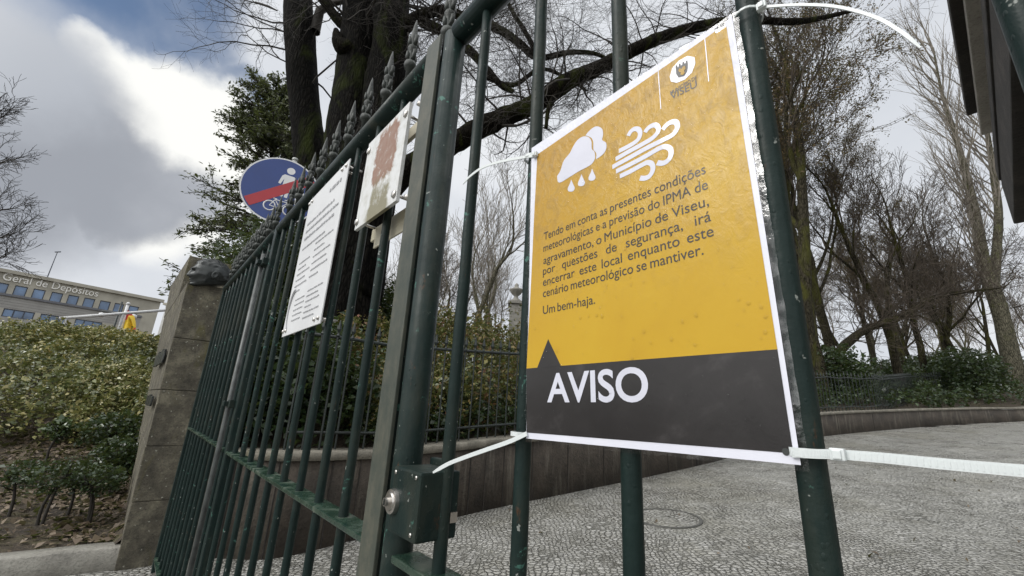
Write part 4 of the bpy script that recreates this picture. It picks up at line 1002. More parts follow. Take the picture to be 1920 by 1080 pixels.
def ribbon(g, pts, wdt, off=.0009):
    P = [Vector((u * PW, v * PH)) for u, v in pts]; n = len(P); V = []; 
    for i, p in enumerate(P):
        d = (P[min(i + 1, n - 1)] - P[max(i - 1, 0)]).normalized(); q = Vector((-d.y, d.x)) * wdt / 2
        for c in (p + q, p - q): V.append(PS(c.x / PW, c.y / PH, off))
    g.add(V, [(2 * i, 2 * i + 1, 2 * i + 3, 2 * i + 2) for i in range(n - 1)])
def spline2(pts, m=8):
    o, _ = catmull([(p[0], p[1], 0) for p in pts], m); return [(p.x, p.y) for p in o]
g = MB()
WIND = [[(795, 512), (860, 480), (930, 440), (975, 400), (990, 350), (975, 315), (940, 308), (905, 330), (880, 372)],
        [(765, 587), (880, 520), (1000, 455), (1100, 395), (1150, 340), (1155, 295), (1125, 272), (1085, 285), (1055, 310), (1035, 340)],
        [(735, 660), (880, 580), (1040, 490), (1200, 410), (1290, 360), (1330, 300), (1325, 255), (1295, 242), (1255, 255), (1220, 285), (1197, 315)],
        [(770, 700), (900, 635), (1050, 555), (1170, 485), (1230, 473), (1270, 500), (1272, 555), (1240, 605), (1195, 625), (1147, 620)],
        [(805, 745), (900, 700), (1000, 645), (1060, 618), (1100, 635), (1108, 685), (1080, 740), (1040, 762), (990, 762)]]
for wl in WIND: ribbon(g, pix(spline2([Z1(*p) for p in wl], 7)), .0058)
g.build('wind_icon', WINK, po)
g = MB()
flatpoly(g, pix(spline2([Z1(*p) for p in [(225, 740), (255, 690), (285, 600), (340, 530), (370, 470), (410, 410), (460, 378), (510, 380), (540, 420), (545, 490), (570, 520), (575, 575), (550, 625), (500, 660), (430, 695), (340, 750), (260, 798), (232, 790), (225, 745)]], 4)[:-1]), .0009)
flatpoly(g, pix(spline2([Z1(*p) for p in [(485, 368), (510, 335), (555, 295), (600, 284), (640, 310), (648, 360), (640, 410), (675, 435), (678, 490), (650, 540), (600, 578), (585, 582), (588, 540), (575, 515), (560, 495), (558, 430), (540, 390), (490, 366)]], 4)[:-1]), .0009)
for cx, cy in ((356, 835), (450, 785), (548, 735)):
    flatpoly(g, pix(spline2([Z1(cx + a_, cy + b_) for a_, b_ in [(0, -62), (18, -20), (33, 15), (22, 42), (-5, 50), (-28, 42), (-30, 15), (-12, -25), (-1, -60)]], 4)[:-1]), .0009)
g.build('cloud_icon', WINK, po)
def Z2(x, y): return (1200 + x / 6, 30 + y / 6)
g = MB(); flatpoly(g, pix([Z2(*p) for p in [(340, 690), (370, 590), (440, 510), (540, 455), (620, 470), (628, 540), (590, 640), (510, 720), (420, 758), (355, 745)]]), .0009)
for p0, p1 in (((207, 580), (242, 1050)), ((735, 260), (778, 740))): ribbon(g, pix([Z2(*p0), Z2((p0[0] + p1[0]) / 2, (p0[1] + p1[1]) / 2), Z2(*p1)]), .0009)
g.build('crest_field', WINK, po)
g = MB(); flatpoly(g, pix([Z2(*p) for p in [(408, 590), (410, 568), (424, 560), (428, 586), (442, 578), (446, 548), (460, 540), (466, 566), (482, 558), (486, 528), (500, 520), (506, 546), (520, 538), (524, 514), (540, 506), (545, 560), (538, 630), (505, 680), (440, 700), (415, 660)]]), .0012)
g.build('crest_shield', INK, po)
g = MB(); flatpoly(g, pix([Z2(*p) for p in [(440, 620), (455, 598), (475, 605), (490, 580), (515, 570), (522, 600), (505, 625), (512, 650), (490, 672), (462, 668), (470, 645), (450, 640)]]), .0015); g.build('crest_figure', YEL, po)
g = MB(); line_text(g, "MUNICÍPIO DE", Z2(350, 893), Z2(645, 712), .0066, bold=.00008, justify=False); line_text(g, "VISEU", Z2(352, 950), Z2(648, 800), .0122, bold=.0001, justify=False); g.build('crest_text', INK, po)
# rain drops on the laminate
wat, nt, b_ = new_mat('water'); gl = nnode(nt, 'ShaderNodeBsdfGlossy', {'Roughness': .04}); tr = nnode(nt, 'ShaderNodeBsdfTransparent', {'Color': (.97, .97, .97, 1)})
fre = nnode(nt, 'ShaderNodeFresnel', {'IOR': 1.22}).outputs[0]; mxs = nnode(nt, 'ShaderNodeMixShader', {0: fre, 1: tr.outputs[0], 2: gl.outputs[0]}); nt.links.new(mxs.outputs[0], nt.nodes['Material Output'].inputs[0])
g = MB()
for k in range(520):
    u = random.uniform(.03, .98); v = random.uniform(.03, .97)
    if v < .2 and random.random() < .65: continue
    r_ = .0005 + .0013 * random.random() ** 4
    if v > .7: r_ *= .8
    q = PS(u, v, .0010); n = 8; el = random.uniform(1, 1.5); rings = [(1, 0), (.85, .34), (.5, .6)]; vs = []
    for rr, hh in rings:
        for j in range(n):
            a_ = 2 * math.pi * j / n; vs.append((q[0] + r_ * rr * math.cos(a_) * random.uniform(.9, 1.1), q[1] - r_ * hh * .42, q[2] + r_ * rr * el * math.sin(a_)))
    vs.append((q[0], q[1] - r_ * .29, q[2])); fs = []
    for i in range(2):
        for j in range(n): fs.append((i * n + j, i * n + (j + 1) % n, (i + 1) * n + (j + 1) % n, (i + 1) * n + j))
    for j in range(n): fs.append((2 * n + j, 2 * n + (j + 1) % n, 3 * n))
    g.add(vs, fs)
dr = g.build('water_drops', wat, po, True); dr['kind'] = 'stuff'
# punched eyelet hole, lower right
g = MB(); c_ = uvof(1474, 847); flatpoly(g, [(c_[0] + .0085 * math.cos(a_ * .4), c_[1] + .0062 * math.sin(a_ * .4)) for a_ in range(16)], .0009); g.build('punched_hole', mat_simple('hole_shadow', (.03, .035, .033), .6, 0, .1, 9, 0), po)

# ------------------------------------------------------------------ cable ties
def band(g, pts, wid, th, up=Vector((0, 0, 1)), widths=None):
    P = [Vector(p) for p in pts]; n = len(P); V = []
    for i, p in enumerate(P):
        d = (P[min(i + 1, n - 1)] - P[max(i - 1, 0)]).normalized(); s = d.cross(up).normalized(); uu = s.cross(d).normalized()
        ww = wid if widths is None else widths[i]
        V += [p + uu * ww / 2 + s * th / 2, p - uu * ww / 2 + s * th / 2, p - uu * ww / 2 - s * th / 2, p + uu * ww / 2 - s * th / 2]
    Fq = [(3, 2, 1, 0), (4 * n - 4, 4 * n - 3, 4 * n - 2, 4 * n - 1)]
    for i in range(n - 1):
        for e in range(4): a_ = 4 * i; Fq.append((a_ + e, a_ + (e + 1) % 4, a_ + 4 + (e + 1) % 4, a_ + 4 + e))
    g.add(V, Fq)
def tie(label, s_bar, loop_px, tail, z_loop, head_px=None, tw=.0046, ribs=False):
    """a nylon tie looped round a bar; tail = [(px, py, t)] out of the loop"""
    base = gp(s_bar, 0, 0); base.z = z_loop
    root = empty('cable_tie', base, 0, label, 'cable tie', 'white cable ties on the notice')
    g = MB(); ring = []
    for k in range(22):
        a_ = 2 * math.pi * k / 21; ring.append(gn * (-.0025 + .0155 * math.sin(a_)) + gu * (.0128 * math.cos(a_)))
    band(g, ring, tw, .0012); g.build('loop', NYLON, root)
    pts = [on_t(px, py, t) - base for px, py, t in tail]
    cp, _ = catmull([(p.x, p.y, p.z) for p in pts], 8)
    g = MB(); n = len(cp); band(g, cp, tw, .0012, widths=[tw * (1 if i < n * .86 else max(.35, 1 - (i / n - .86) * 4.6)) for i in range(n)])
    if ribs:
        tot = sum((cp[i + 1] - cp[i]).length for i in range(n - 1)); acc = 0
        for i in range(n - 1):
            d = cp[i + 1] - cp[i]; L_ = d.length; k = 0
            m_ = max(1, int(L_ / .0021)); dn = d.normalized(); sd = dn.cross(Vector((0, 0, 1))).normalized()
            if sd.dot(gn) > 0: sd = -sd
            for k in range(m_):
                c = cp[i] + d * ((k + .5) / m_) + sd * .0005; uu = sd.cross(dn).normalized()
                rot = Matrix((dn, sd, uu)).transposed(); g.box(c, (.0009, .0007, tw * .62), rot)
    g.build('tail', NYLON, root)
    if head_px:
        c = on_t(*head_px) - base; rot = Matrix.Rotation(GRZ, 3, 'Z'); g = MB(); g.box(c, (.0085, .0055, .0078), rot); g.box(c + Vector((0, 0, .0)) - gn * .002, (.005, .0045, .006), rot); g.build('head', NYLON, root, bevel=.0009)
    return root
tie('white cable tie at the upper left corner of the notice, tail bending down', .4115, None, [(1000, 292, -.016), (975, 296, -.018), (935, 304, -.022), (905, 314, -.026), (882, 330, -.03), (868, 345, -.03)], on_t(1000, 292, -.01).z, (1003, 290, -.018))
tie('white cable tie at the upper right corner of the notice, thin arching tail', .1035, None, [(1432, 13, -.014), (1500, 9, -.015), (1570, 13, -.016), (1640, 32, -.017), (1690, 60, -.018), (1726, 90, -.018)], on_t(1420, 13, -.01).z, (1428, 12, -.014), tw=.0023)
tie('white cable tie at the lower left corner of the notice, reaching the lock box', .4115, None, [(988, 813, -.017), (955, 828, -.02), (915, 842, -.026), (870, 858, -.03), (840, 870, -.034), (812, 886, -.04)], on_t(985, 815, -.01).z, None, tw=.0052)
tie('white cable tie at the lower right corner of the notice with ribbed straight tail', .1035, None, [(1484, 849, -.0165), (1530, 851, -.019), (1570, 852, -.02), (1650, 858, -.022), (1750, 868, -.024), (1850, 877, -.026), (1960, 886, -.028), (2100, 897, -.03)], on_t(1530, 851, -.016).z, (1571, 852, -.0225), tw=.0062, ribs=True)
# ------------------------------------------------------------------ kiosk roof, upper right
def kiosk():
    C = atz(1840, 255, 3.6); root = empty('stone_kiosk', (C.x, C.y, 0), GRZ, 'grey stone gatehouse with a deep overhanging eave at the upper right', 'building')
    # local +x right along the gate, +y away; the far left eave corner is the origin
    LN = 3.9; WD = 6; zb = 3.6
    MB().box((WD / 2 , -LN / 2, zb + .035), (WD, LN, .07)).build('eave', KIOSK_M, root, bevel=.01)
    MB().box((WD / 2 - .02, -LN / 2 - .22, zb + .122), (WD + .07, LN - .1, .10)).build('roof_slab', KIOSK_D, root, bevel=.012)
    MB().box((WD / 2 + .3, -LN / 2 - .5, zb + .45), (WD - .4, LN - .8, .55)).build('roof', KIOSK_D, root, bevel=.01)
    def corner(px, py, z): P = atz(px, py, z) - C; return P.dot(-gu), P.dot(gn)
    x1, y1 = corner(1873, 340, 3.22); x2, y2 = corner(1901, 421, 2.85); x3, y3 = corner(1880, 300, 3.34)
    MB().box((x1 + 2.5, y1 - LN / 2, 3.28), (5, LN, .12)).box((x1 + 2.56, y1 - LN / 2 - .05, 3.38), (5, LN, .08)).build('moulding', KIOSK_D, root, bevel=.012)
    MB().box((x1 + 2.62, y1 - LN / 2 - .12, 3.52), (5, LN, .2)).build('cornice', KIOSK_M, root, bevel=.008)
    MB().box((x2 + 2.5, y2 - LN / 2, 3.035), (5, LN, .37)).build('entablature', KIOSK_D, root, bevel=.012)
    MB().box((x2 + 2.62, y2 - LN / 2 - .12, 1.42), (5, LN, 2.86)).build('wall', KIOSK_M, root)
kiosk()

# ------------------------------------------------------------------ trees
class TG:
    def __init__(s, seed): s.b = []; s.rg = random.Random(seed); s.tips = []
    def grow(s, p, d, L, r, depth, wander=.18, up=.06, spread=.75, kids=(3, 5), seg=5, start=.3, ratio=.62, taper=.45):
        rg = s.rg; pts = [p.copy()]; rad = [r]; d = d.normalized()
        for i in range(seg):
            d = (d + Vector((rg.gauss(0, 1), rg.gauss(0, 1), rg.gauss(0, 1))) * wander + Vector((0, 0, up))).normalized()
            pts.append(pts[-1] + d * L / seg); rad.append(r * (1 - (1 - taper) * (i + 1) / seg))
        s.b.append((pts, rad))
        if depth <= 0: s.tips.append((pts[-1], d)); s.tips.append((pts[len(pts) // 2], d)); return
        n = rg.randint(*kids)
        for k in range(n):
            t = start + (1 - start) * (k + rg.random()) / n; f = t * seg; i = min(int(f), seg - 1); q = pts[i].lerp(pts[i + 1], f - i); rr = rad[i] * .62
            ax = (pts[i + 1] - pts[i]).normalized(); o = ax.orthogonal().normalized(); o.rotate(Matrix.Rotation(rg.uniform(0, 6.283), 3, ax))
            dd = (ax * math.cos(spread * rg.uniform(.7, 1.2)) + o * math.sin(spread * rg.uniform(.7, 1.2)))
            s.grow(q, dd, L * ratio * rg.uniform(.75, 1.15), rr * rg.uniform(.7, 1), depth - 1, wander * 1.1, up, spread, kids, max(3, seg - 1), .2, ratio, .45)
        s.grow(pts[-1], d, L * ratio * .9, rad[-1], depth - 1, wander * 1.1, up, spread, kids, max(3, seg - 1), .2, ratio, .45)
    def mesh(s, mat, name='crown', parent=None, rmin=0, rmax=9, minr=.0015, lim=None):
        V = []; Fq = []
        for pts, rad in s.b:
            if not (rmin <= rad[0] < rmax): continue
            n = 3 if rad[0] < .012 else 5 if rad[0] < .05 else 9
            u = (pts[1] - pts[0]).normalized().orthogonal().normalized(); b0 = len(V)
            for i, p in enumerate(pts):
                dd = (pts[min(i + 1, len(pts) - 1)] - pts[max(i - 1, 0)]).normalized(); u = (u - dd * u.dot(dd)).normalized(); v = dd.cross(u); r = max(rad[i], minr)
                for j in range(n):
                    a_ = 6.28318 * j / n; q = p + (u * math.cos(a_) + v * math.sin(a_)) * r; V.append((q.x, q.y, q.z))
            for i in range(len(pts) - 1):
                for j in range(n): c = b0 + i * n + j; e = b0 + i * n + (j + 1) % n; Fq.append((c, e, e + n, c + n))
        return np_mesh(name, V, Fq, mat, parent, True)
def trunk_mesh(ctrl, mat, name, parent, n=26, disp=.09, dsc=3.0, m=8, org=Vector((0, 0, 0))):
    pts, rr = catmull(ctrl, m); pts = [p - org for p in pts]
    g = MB(); g.tube(pts, rr, n, True, disp, dsc); return g.build(name, mat, parent, True), pts, rr
def pxr(px, py, Y, rpx):
    P = at(px, py, Y); return (P.x, P.y, P.z, rpx * Y / F_PX * .93)
# --- the two big mossy trees behind the gate
YA = 6.6; base = at(612, 760, YA); zb_ = bank_z(base.x, base.y)
org = Vector((base.x, base.y, zb_)); tA = empty('mossy_tree', org, 0, 'slender dark mossy trunk rising behind the blue sign, left of the thick forked tree', 'tree')
cA_ = [(base.x + .1, base.y, zb_ - .2, .34)] + [pxr(*q) for q in ((604, 640, YA, 50), (596, 480, YA, 40), (585, 330, YA, 36), (570, 180, YA, 34), (562, 60, YA, 36), (556, -60, YA, 33), (548, -260, YA, 28), (560, -520, YA, 20))]
_, ptsA, rA = trunk_mesh(cA_, BARK_BIG, 'trunk', tA, org=org, disp=.07)
tg = TG(3)
for i in range(26, len(ptsA) - 1, 3):
    for k in range(1):
        a_ = tg.rg.uniform(0, 6.28); tg.grow(ptsA[i], Vector((math.cos(a_), math.sin(a_) * .7, tg.rg.uniform(-.1, .7))), tg.rg.uniform(1.2, 2.2), .02, 3, .2, .01, .7, (2, 4))
def limb_out(tg, q, r_t=.03): pass
L1 = [(at(*q) - org) for q in ((590, 60, YA), (600, 20, YA), (625, 5, YA), (650, 0, YA - .2))]
tg.b.append((L1, [.10, .085, .07, .06]))
for p0 in ((535, 60), (520, 20), (545, 120)):
    P = at(*p0, YA - .1) - org
    for k in range(2): tg.grow(P, Vector((-1, -.2, tg.rg.uniform(-.1, .5))), 1.1, .014, 2, .24, .02, .7, (3, 4))
tg.mesh(TWIG_DARK, 'crown', tA)
YB_ = 6.0; base = at(640, 830, YB_); zb_ = bank_z(base.x, base.y); org = Vector((base.x, base.y, zb_))
tB = empty('mossy_tree', org, 0, 'thick forked dark mossy tree behind the gate with long limbs reaching right over the drive', 'tree')
c1 = [(base.x, base.y, zb_ - .3, .66)] + [pxr(*q) for q in ((640, 700, YB_, 84), (650, 520, YB_, 66), (655, 380, YB_, 58), (658, 250, YB_, 52), (668, 120, YB_, 46), (676, 20, YB_, 43), (680, -120, YB_, 38), (672, -380, YB_, 30))]
_, p1, _ = trunk_mesh(c1, BARK_BIG, 'trunk', tB, org=org, disp=.10, n=34)
c2 = [pxr(*q) for q in ((668, 560, YB_ - .05, 50), (690, 400, YB_ - .1, 54), (708, 280, YB_ - .1, 54), (722, 170, YB_ - .1, 50), (732, 80, YB_ - .1, 46), (735, 0, YB_ - .1, 44), (745, -130, YB_, 38), (770, -380, YB_, 28))]
_, p2, _ = trunk_mesh(c2, BARK_BIG, 'trunk', tB, org=org, disp=.10, n=34)
burl = [pxr(*q) for q in ((668, 100, YB_ - .15, 22), (648, 92, YB_ - .25, 25), (634, 78, YB_ - .3, 16), (630, 55, YB_ - .3, 5))]
trunk_mesh(burl, BARK_BR, 'limb', tB, org=org, disp=.2, dsc=6, n=18)
LIMBS = [((655, 470, 5.9, 42), (700, 390, 5.75, 34), (762, 320, 5.6, 27), (850, 268, 5.4, 25), (925, 228, 5.25, 24), (1000, 196, 5.1, 22), (1060, 155, 5.0, 22), (1120, 128, 5.0, 18), (1190, 92, 5.0, 16), (1260, 64, 5.0, 15), (1330, 46, 5.0, 13), (1400, 38, 5.0, 11), (1500, 40, 5.1, 8), (1600, 20, 5.2, 4)),
         ((735, 75, 5.9, 24), (770, 40, 5.8, 17), (800, 26, 5.8, 14), (835, 20, 5.8, 13), (880, 36, 5.7, 12), (930, 52, 5.6, 11), (975, 82, 5.6, 10), (1010, 108, 5.6, 8), (1070, 98, 5.5, 6), (1120, 102, 5.5, 5), (1160, 125, 5.5, 3)),
         ((790, 40, 5.75, 14), (830, 60, 5.7, 12), (880, 95, 5.6, 11), (910, 128, 5.6, 10), (940, 160, 5.5, 8), (962, 172, 5.5, 6)),
         ((905, 140, 5.6, 7), (960, 160, 5.5, 6), (1010, 130, 5.4, 5), (1050, 140, 5.4, 4), (1100, 170, 5.3, 3)),
         ((1010, 108, 5.55, 7), (985, 60, 5.6, 6), (960, 20, 5.6, 5), (930, -40, 5.7, 4)),
         ((655, 60, 5.9, 14), (620, 20, 5.8, 12), (590, -30, 5.7, 11), (560, -120, 5.6, 8)),
         ((1055, 158, 5.0, 9), (1030, 200, 4.95, 6), (1024, 240, 4.95, 4))]
tg = TG(11)
for li, lb_ in enumerate(LIMBS):
    o, pp, rr = trunk_mesh([pxr(*q) for q in lb_], BARK_BR, 'limb', tB, org=org, disp=.16, dsc=7, n=16)
    for i in range(4 if li else 26, len(pp) - 1, 2):
        for k in range(2):
            a_ = tg.rg.uniform(0, 6.28); dz = tg.rg.uniform(-.45, .9)
            tg.grow(pp[i], Vector((math.cos(a_), math.sin(a_) * .6, dz)), tg.rg.uniform(.5, 1.15), max(.005, rr[i] * .13), 3, .24, .01, .65, (2, 3))
for pp in (p1, p2):
    for i in range(len(pp) * 2 // 3, len(pp) - 1, 2):
        for k in range(2):
            a_ = tg.rg.uniform(0, 6.28); tg.grow(pp[i], Vector((math.cos(a_) + .5, math.sin(a_) * .7, .5)), tg.rg.uniform(1.3, 2.4), .025, 3, .22, .0, .7, (2, 4))
tg.mesh(TWIG_DARK, 'crown', tB)

# --- tree builders for the background
def bare_proto(seed, H, r, mat_t, mat_c, lean=(0, 0), depth=4, brown=0, spread=.6, up=.08, kids=(3, 4), ratio=.62, wander=.12):
    tg = TG(seed); me = {}
    d = Vector((lean[0], lean[1], 1))
    tg.grow(Vector((0, 0, -.15)), d, H * .5, r, depth, wander, up, spread, kids, 7, .45, ratio, .6)
    thick = tg.mesh(mat_t, 'trunk', None, r * .2, 9); thin = tg.mesh(mat_c, 'crown', None, 0, r * .2, minr=.007)
    res = [('trunk', thick.data), ('crown', thin.data)]
    if brown:
        P = []
        for p, dd in tg.tips:
            for k in range(brown): P.append(p + Vector((tg.rg.gauss(0, .07), tg.rg.gauss(0, .07), tg.rg.gauss(-.05, .07))))
        lv = leaves('withered_leaves', P, .065, LEAF_BROWN, droop=.7, aspect=.5); res.append(('withered_leaves', lv.data)); bpy.data.objects.remove(lv)
    bpy.data.objects.remove(thick); bpy.data.objects.remove(thin); return res
def place(proto, P, label, rz=0, sc=1, group=None, name='bare_tree', zoff=0):
    root = empty(name, (P.x, P.y, P.z + zoff), rz, label, 'tree', group); root.scale = (sc, sc, sc)
    for nm, me in proto: o = bpy.data.objects.new(nm, me); link(o, root)
    return root
def bpos(px, Y):
    P = at(px, 760, Y); return Vector((P.x, P.y, bank_z(P.x, P.y)))
PB1 = bare_proto(21, 17, .26, BARK_GREEN, TWIG, (.03, 0), 5, 6, .5, .07, (3, 5), .6)
PB2 = bare_proto(22, 12, .17, BARK_GREEN, TWIG, (-.2, 0), 5, 0, .5, .1, (3, 4), .62)
PB3 = bare_proto(23, 10, .14, BARK_GREEN, TWIG, (.1, .1), 5, 0, .6, .05, (3, 4), .62)
PB4 = bare_proto(24, 9, .13, BARK_PALE, TWIG_PALE, (0, 0), 4, 0, .5, .1, (3, 5), .62)
GB = 'bare trees on the bank beyond the drive'
# right hand group
place(PB1, bpos(1545, 14.5), 'brown twiggy tree with withered leaves just right of the yellow notice', 0, 1.0, GB)
place(PB1, bpos(1588, 16.5), 'brown tree with pale forked trunk behind the nearest brown tree', 2.2, .78, GB)
place(PB1, bpos(1508, 13.2), 'brown twiggy tree half hidden by the notice and its gate bar', 4.1, .9, GB)
place(PB2, bpos(1700, 16.5), 'straight mossy trunk leaning left, in the middle of the far bank', 0, .98, GB)
place(PB2, bpos(1750, 18.5), 'thin mossy tree leaning left beside the straight mossy trunk', .5, .9, GB)
place(PB3, bpos(1722, 20), 'small bare tree with two stems between the leaning trunks', 1.5, 1.15, GB)
place(PB3, bpos(1838, 21), 'slim dark bare tree leaning left above the round evergreen bush', 3.4, .95, GB)
far = [(1655, 23, PB1, .55), (1735, 26, PB1, .5), (1800, 25, PB1, .52), (1868, 27, PB1, .55), (1770, 22, PB3, 1.1), (1690, 27, PB4, 1.2), (1480, 22, PB3, 1.0), (1625, 24, PB3, .9), (1660, 28, PB4, 1.1), (1690, 36, PB3, 1.2), (1780, 30, PB4, 1.2), (1815, 38, PB3, 1.2), (1860, 34, PB4, 1.1), (1890, 44, PB3, 1.3), (1930, 40, PB4, 1.2), (1970, 30, PB3, 1.2), (1600, 40, PB4, 1.4), (1540, 34, PB4, 1.3), (1830, 52, PB4, 1.3), (1740, 54, PB4, 1.4)]
for i, (px, Y, pr_, sc) in enumerate(far): place(pr_, bpos(px, Y), 'bare tree in the thicket far behind the park railings', i * 1.3, sc, 'bare trees of the far thicket')
# pale leaning tree on the right
YP = 19; base = at(1912, 748, YP); zb_ = bank_z(base.x, base.y); org = Vector((base.x, base.y, zb_)); tp = empty('bare_tree', org, 0, 'tall pale trunked bare tree at the right edge, fanning up and left', 'tree', GB)
_, pq, rq = trunk_mesh([(base.x, base.y, zb_ - .3, .42)] + [pxr(*q) for q in ((1895, 670, YP, 15), (1880, 600, YP, 13), (1862, 545, YP, 13), (1842, 480, YP, 11), (1828, 400, YP, 9), (1812, 330, YP, 7), (1790, 250, YP, 5), (1765, 170, YP, 3), (1750, 90, YP, 1.5))], BARK_PALE, 'trunk', tp, org=org, n=18, disp=.08)
tg = TG(31)
_, pq2, _ = trunk_mesh([pxr(*q) for q in ((1862, 552, YP, 9), (1868, 480, YP, 8), (1872, 400, YP, 7), (1862, 320, YP, 6), (1850, 240, YP, 4), (1840, 160, YP, 2))], BARK_PALE, 'limb', tp, org=org, n=12, disp=.08)
for pp in (pq, pq2):
    for i in range(len(pp) // 3, len(pp)):
        for k in range(1):
            tg.grow(pp[i], Vector((tg.rg.uniform(-1.0, .2), tg.rg.uniform(-.5, .5), tg.rg.uniform(.9, 1.5))), tg.rg.uniform(1.6, 3.0), .04, 2, .08, .07, .4, (3, 4), 5, .3, .62)
tg.mesh(TWIG_PALE, 'crown', tp, minr=.006)
# long mossy limb crossing the right background: a leaning tree of its own
YL = 15.5; ctrl = [pxr(*q) for q in ((1555, 690, YL, 9), (1578, 655, YL, 9), (1612, 625, YL, 8), (1650, 607, YL, 7), (1700, 590, YL, 6.5), (1740, 562, YL, 5.5), (1775, 552, YL, 4.5), (1830, 545, YL, 3), (1885, 538, YL, 2))]
b0 = Vector(ctrl[0][:3]); zb_ = bank_z(b0.x, b0.y); org = Vector((b0.x, b0.y, zb_)); tl = empty('leaning_tree', org, 0, 'mossy tree leaning far over to the right across the other trunks', 'tree', GB)
_, pp, rr = trunk_mesh([(b0.x - .4, b0.y, zb_ - .3, .26)] + ctrl, BARK_GREEN, 'trunk', tl, org=org, n=14, disp=.12)
tg = TG(41)
for i in range(20, len(pp)):
    for k in range(2): tg.grow(pp[i], Vector((tg.rg.uniform(-.6, 1), tg.rg.uniform(-.5, .5), tg.rg.uniform(-.2, 1.2))), tg.rg.uniform(.8, 1.8), .018, 2, .22, .03, .6, (3, 4))
tg.mesh(TWIG, 'crown', tl, minr=.006)
# middle group behind the hedge
for i, (px, Y, pr_, sc, rz) in enumerate([(842, 15, PB4, .95, .3), (905, 17, PB4, .95, 1.9), (945, 21, PB4, .8, 3.1), (868, 24, PB3, .9, 4), (790, 20, PB4, .9, 5), (1010, 23, PB3, .9, .8), (930, 30, PB4, 1.1, 2.5), (985, 34, PB4, 1.1, .2), (820, 33, PB3, 1.2, 1.1), (740, 18, PB3, .8, 2.2), (700, 25, PB4, 1.0, 0)]):
    place(pr_, bpos(px, Y), 'leafless tree with many fine twigs beyond the mixed hedge, seen between the gate bars', rz, sc, 'leafless trees beyond the mixed hedge')
# tree at the left edge
YE = 10; base = at(-190, 700, YE); zb_ = bank_z(base.x, base.y); org = Vector((base.x, base.y, zb_)); te = empty('bare_tree', org, 0, 'bare tree whose twigs reach in from the left edge of the picture', 'tree')
_, pp, rr = trunk_mesh([(base.x, base.y, zb_ - .2, .3)] + [pxr(*q) for q in ((-190, 560, YE, 16), (-200, 400, YE, 13), (-190, 250, YE, 10), (-200, 100, YE, 6))], TWIG_DARK, 'trunk', te, org=org, n=12)
tg = TG(51)
for q0, q1 in (((-190, 480), (20, 440)), ((-195, 400), (30, 390)), ((-190, 330), (10, 215)), ((-195, 280), (5, 205)), ((-190, 520), (10, 480)), ((-190, 360), (15, 300))):
    a_, b_ = at(*q0, YE) - org, at(*q1, YE - .5) - org; cp, _ = catmull([tuple(a_), tuple(a_.lerp(b_, .4) + Vector((0, 0, .12))), tuple(a_.lerp(b_, .75) - Vector((0, 0, .05))), tuple(b_)], 4)
    tg.b.append((cp, [.06 - .05 * i / (len(cp) - 1) for i in range(len(cp))]))
    for i in range(4, len(cp)):
        for k in range(2): tg.grow(cp[i], (b_ - a_).normalized() + Vector((0, tg.rg.uniform(-.5, .5), tg.rg.uniform(-.5, .8))), tg.rg.uniform(.35, .7), .01, 2, .2, .02, .6, (2, 4))
tg.mesh(TWIG_DARK, 'crown', te, minr=.004)

# evergreen tree behind the sign
YV = 10.5; base = at(505, 700, YV); zb_ = bank_z(base.x, base.y); org = Vector((base.x, base.y, zb_)); tv = empty('evergreen_tree', org, 0, 'dark evergreen tree with spreading sprays of foliage behind the blue sign', 'tree')
_, pp, rr = trunk_mesh([(base.x, base.y, zb_ - .2, .25)] + [pxr(*q) for q in ((505, 560, YV, 12), (508, 420, YV, 10), (512, 300, YV, 8), (512, 240, YV, 4), (514, 175, YV, 2))], BARK_BIG, 'trunk', tv, org=org, n=12)
tg = TG(61); P = []
Htop = pp[-1].z
for i in range(5, len(pp)):
    hgt = pp[i].z / Htop
    for k in range(5):
        a_ = tg.rg.uniform(0, 6.28); Lb = (1.0 - hgt * .72) * tg.rg.uniform(1.35, 2.35)
        tg.grow(pp[i], Vector((math.cos(a_), math.sin(a_), tg.rg.uniform(-.05, .35))), Lb, .035, 2, .12, -.01, .6, (4, 6), 6, .15, .42)
tg.mesh(TWIG_DARK, 'branches', tv, minr=.006)
for pts, rad in tg.b:
    if rad[0] < .02:
        for q in range(2 + int(tg.rg.random() < .5)):
            f = tg.rg.random() * (len(pts) - 1); i = min(int(f), len(pts) - 2); c = pts[i].lerp(pts[i + 1], f - i)
            for k in range(2): P.append(c + Vector((tg.rg.gauss(0, .07), tg.rg.gauss(0, .07), tg.rg.gauss(.0, .04))))
print('evergreen leaves', len(P))
leaves('foliage', P, .095, LEAF_TREE, tv, up=.5, aspect=.42)

# ------------------------------------------------------------------ shrubs and ground cover
def cover(name, n, s0, s1, w0, w1, hfun, size, mat, dens=None, seed=1, up=.5, aspect=.55):
    """ground-hugging shrubs: leafy shoots of six leaves rising from the bank"""
    rg = np.random.default_rng(seed); P = []
    while len(P) < n:
        si = rg.uniform(s0, s1); w_ = rg.uniform(w0, w1); b = bank_pt(si, w_); lump = .5 + .5 * mnoise.noise(Vector((b.x * .9, b.y * .9, 5))) + .35 * mnoise.noise(Vector((b.x * 2.6, b.y * 2.6, 1)))
        if dens and rg.random() > dens(si, w_, lump): continue
        h = hfun(si, w_) * max(.12, .35 + .95 * lump); z = b.z + h * rg.random() ** .5
        d = np.array([rg.normal(0, .5), rg.normal(0, .5), 1.0]); d /= np.linalg.norm(d); L_ = size * rg.uniform(1.6, 3.6)
        for k in range(6):
            q = np.array([b.x, b.y, z]) + d * L_ * (k / 5 - .6) + rg.normal(0, size * .28, 3); P.append(q)
    o = leaves(name, P, size, mat, None, up, aspect); o['kind'] = 'stuff'; return o
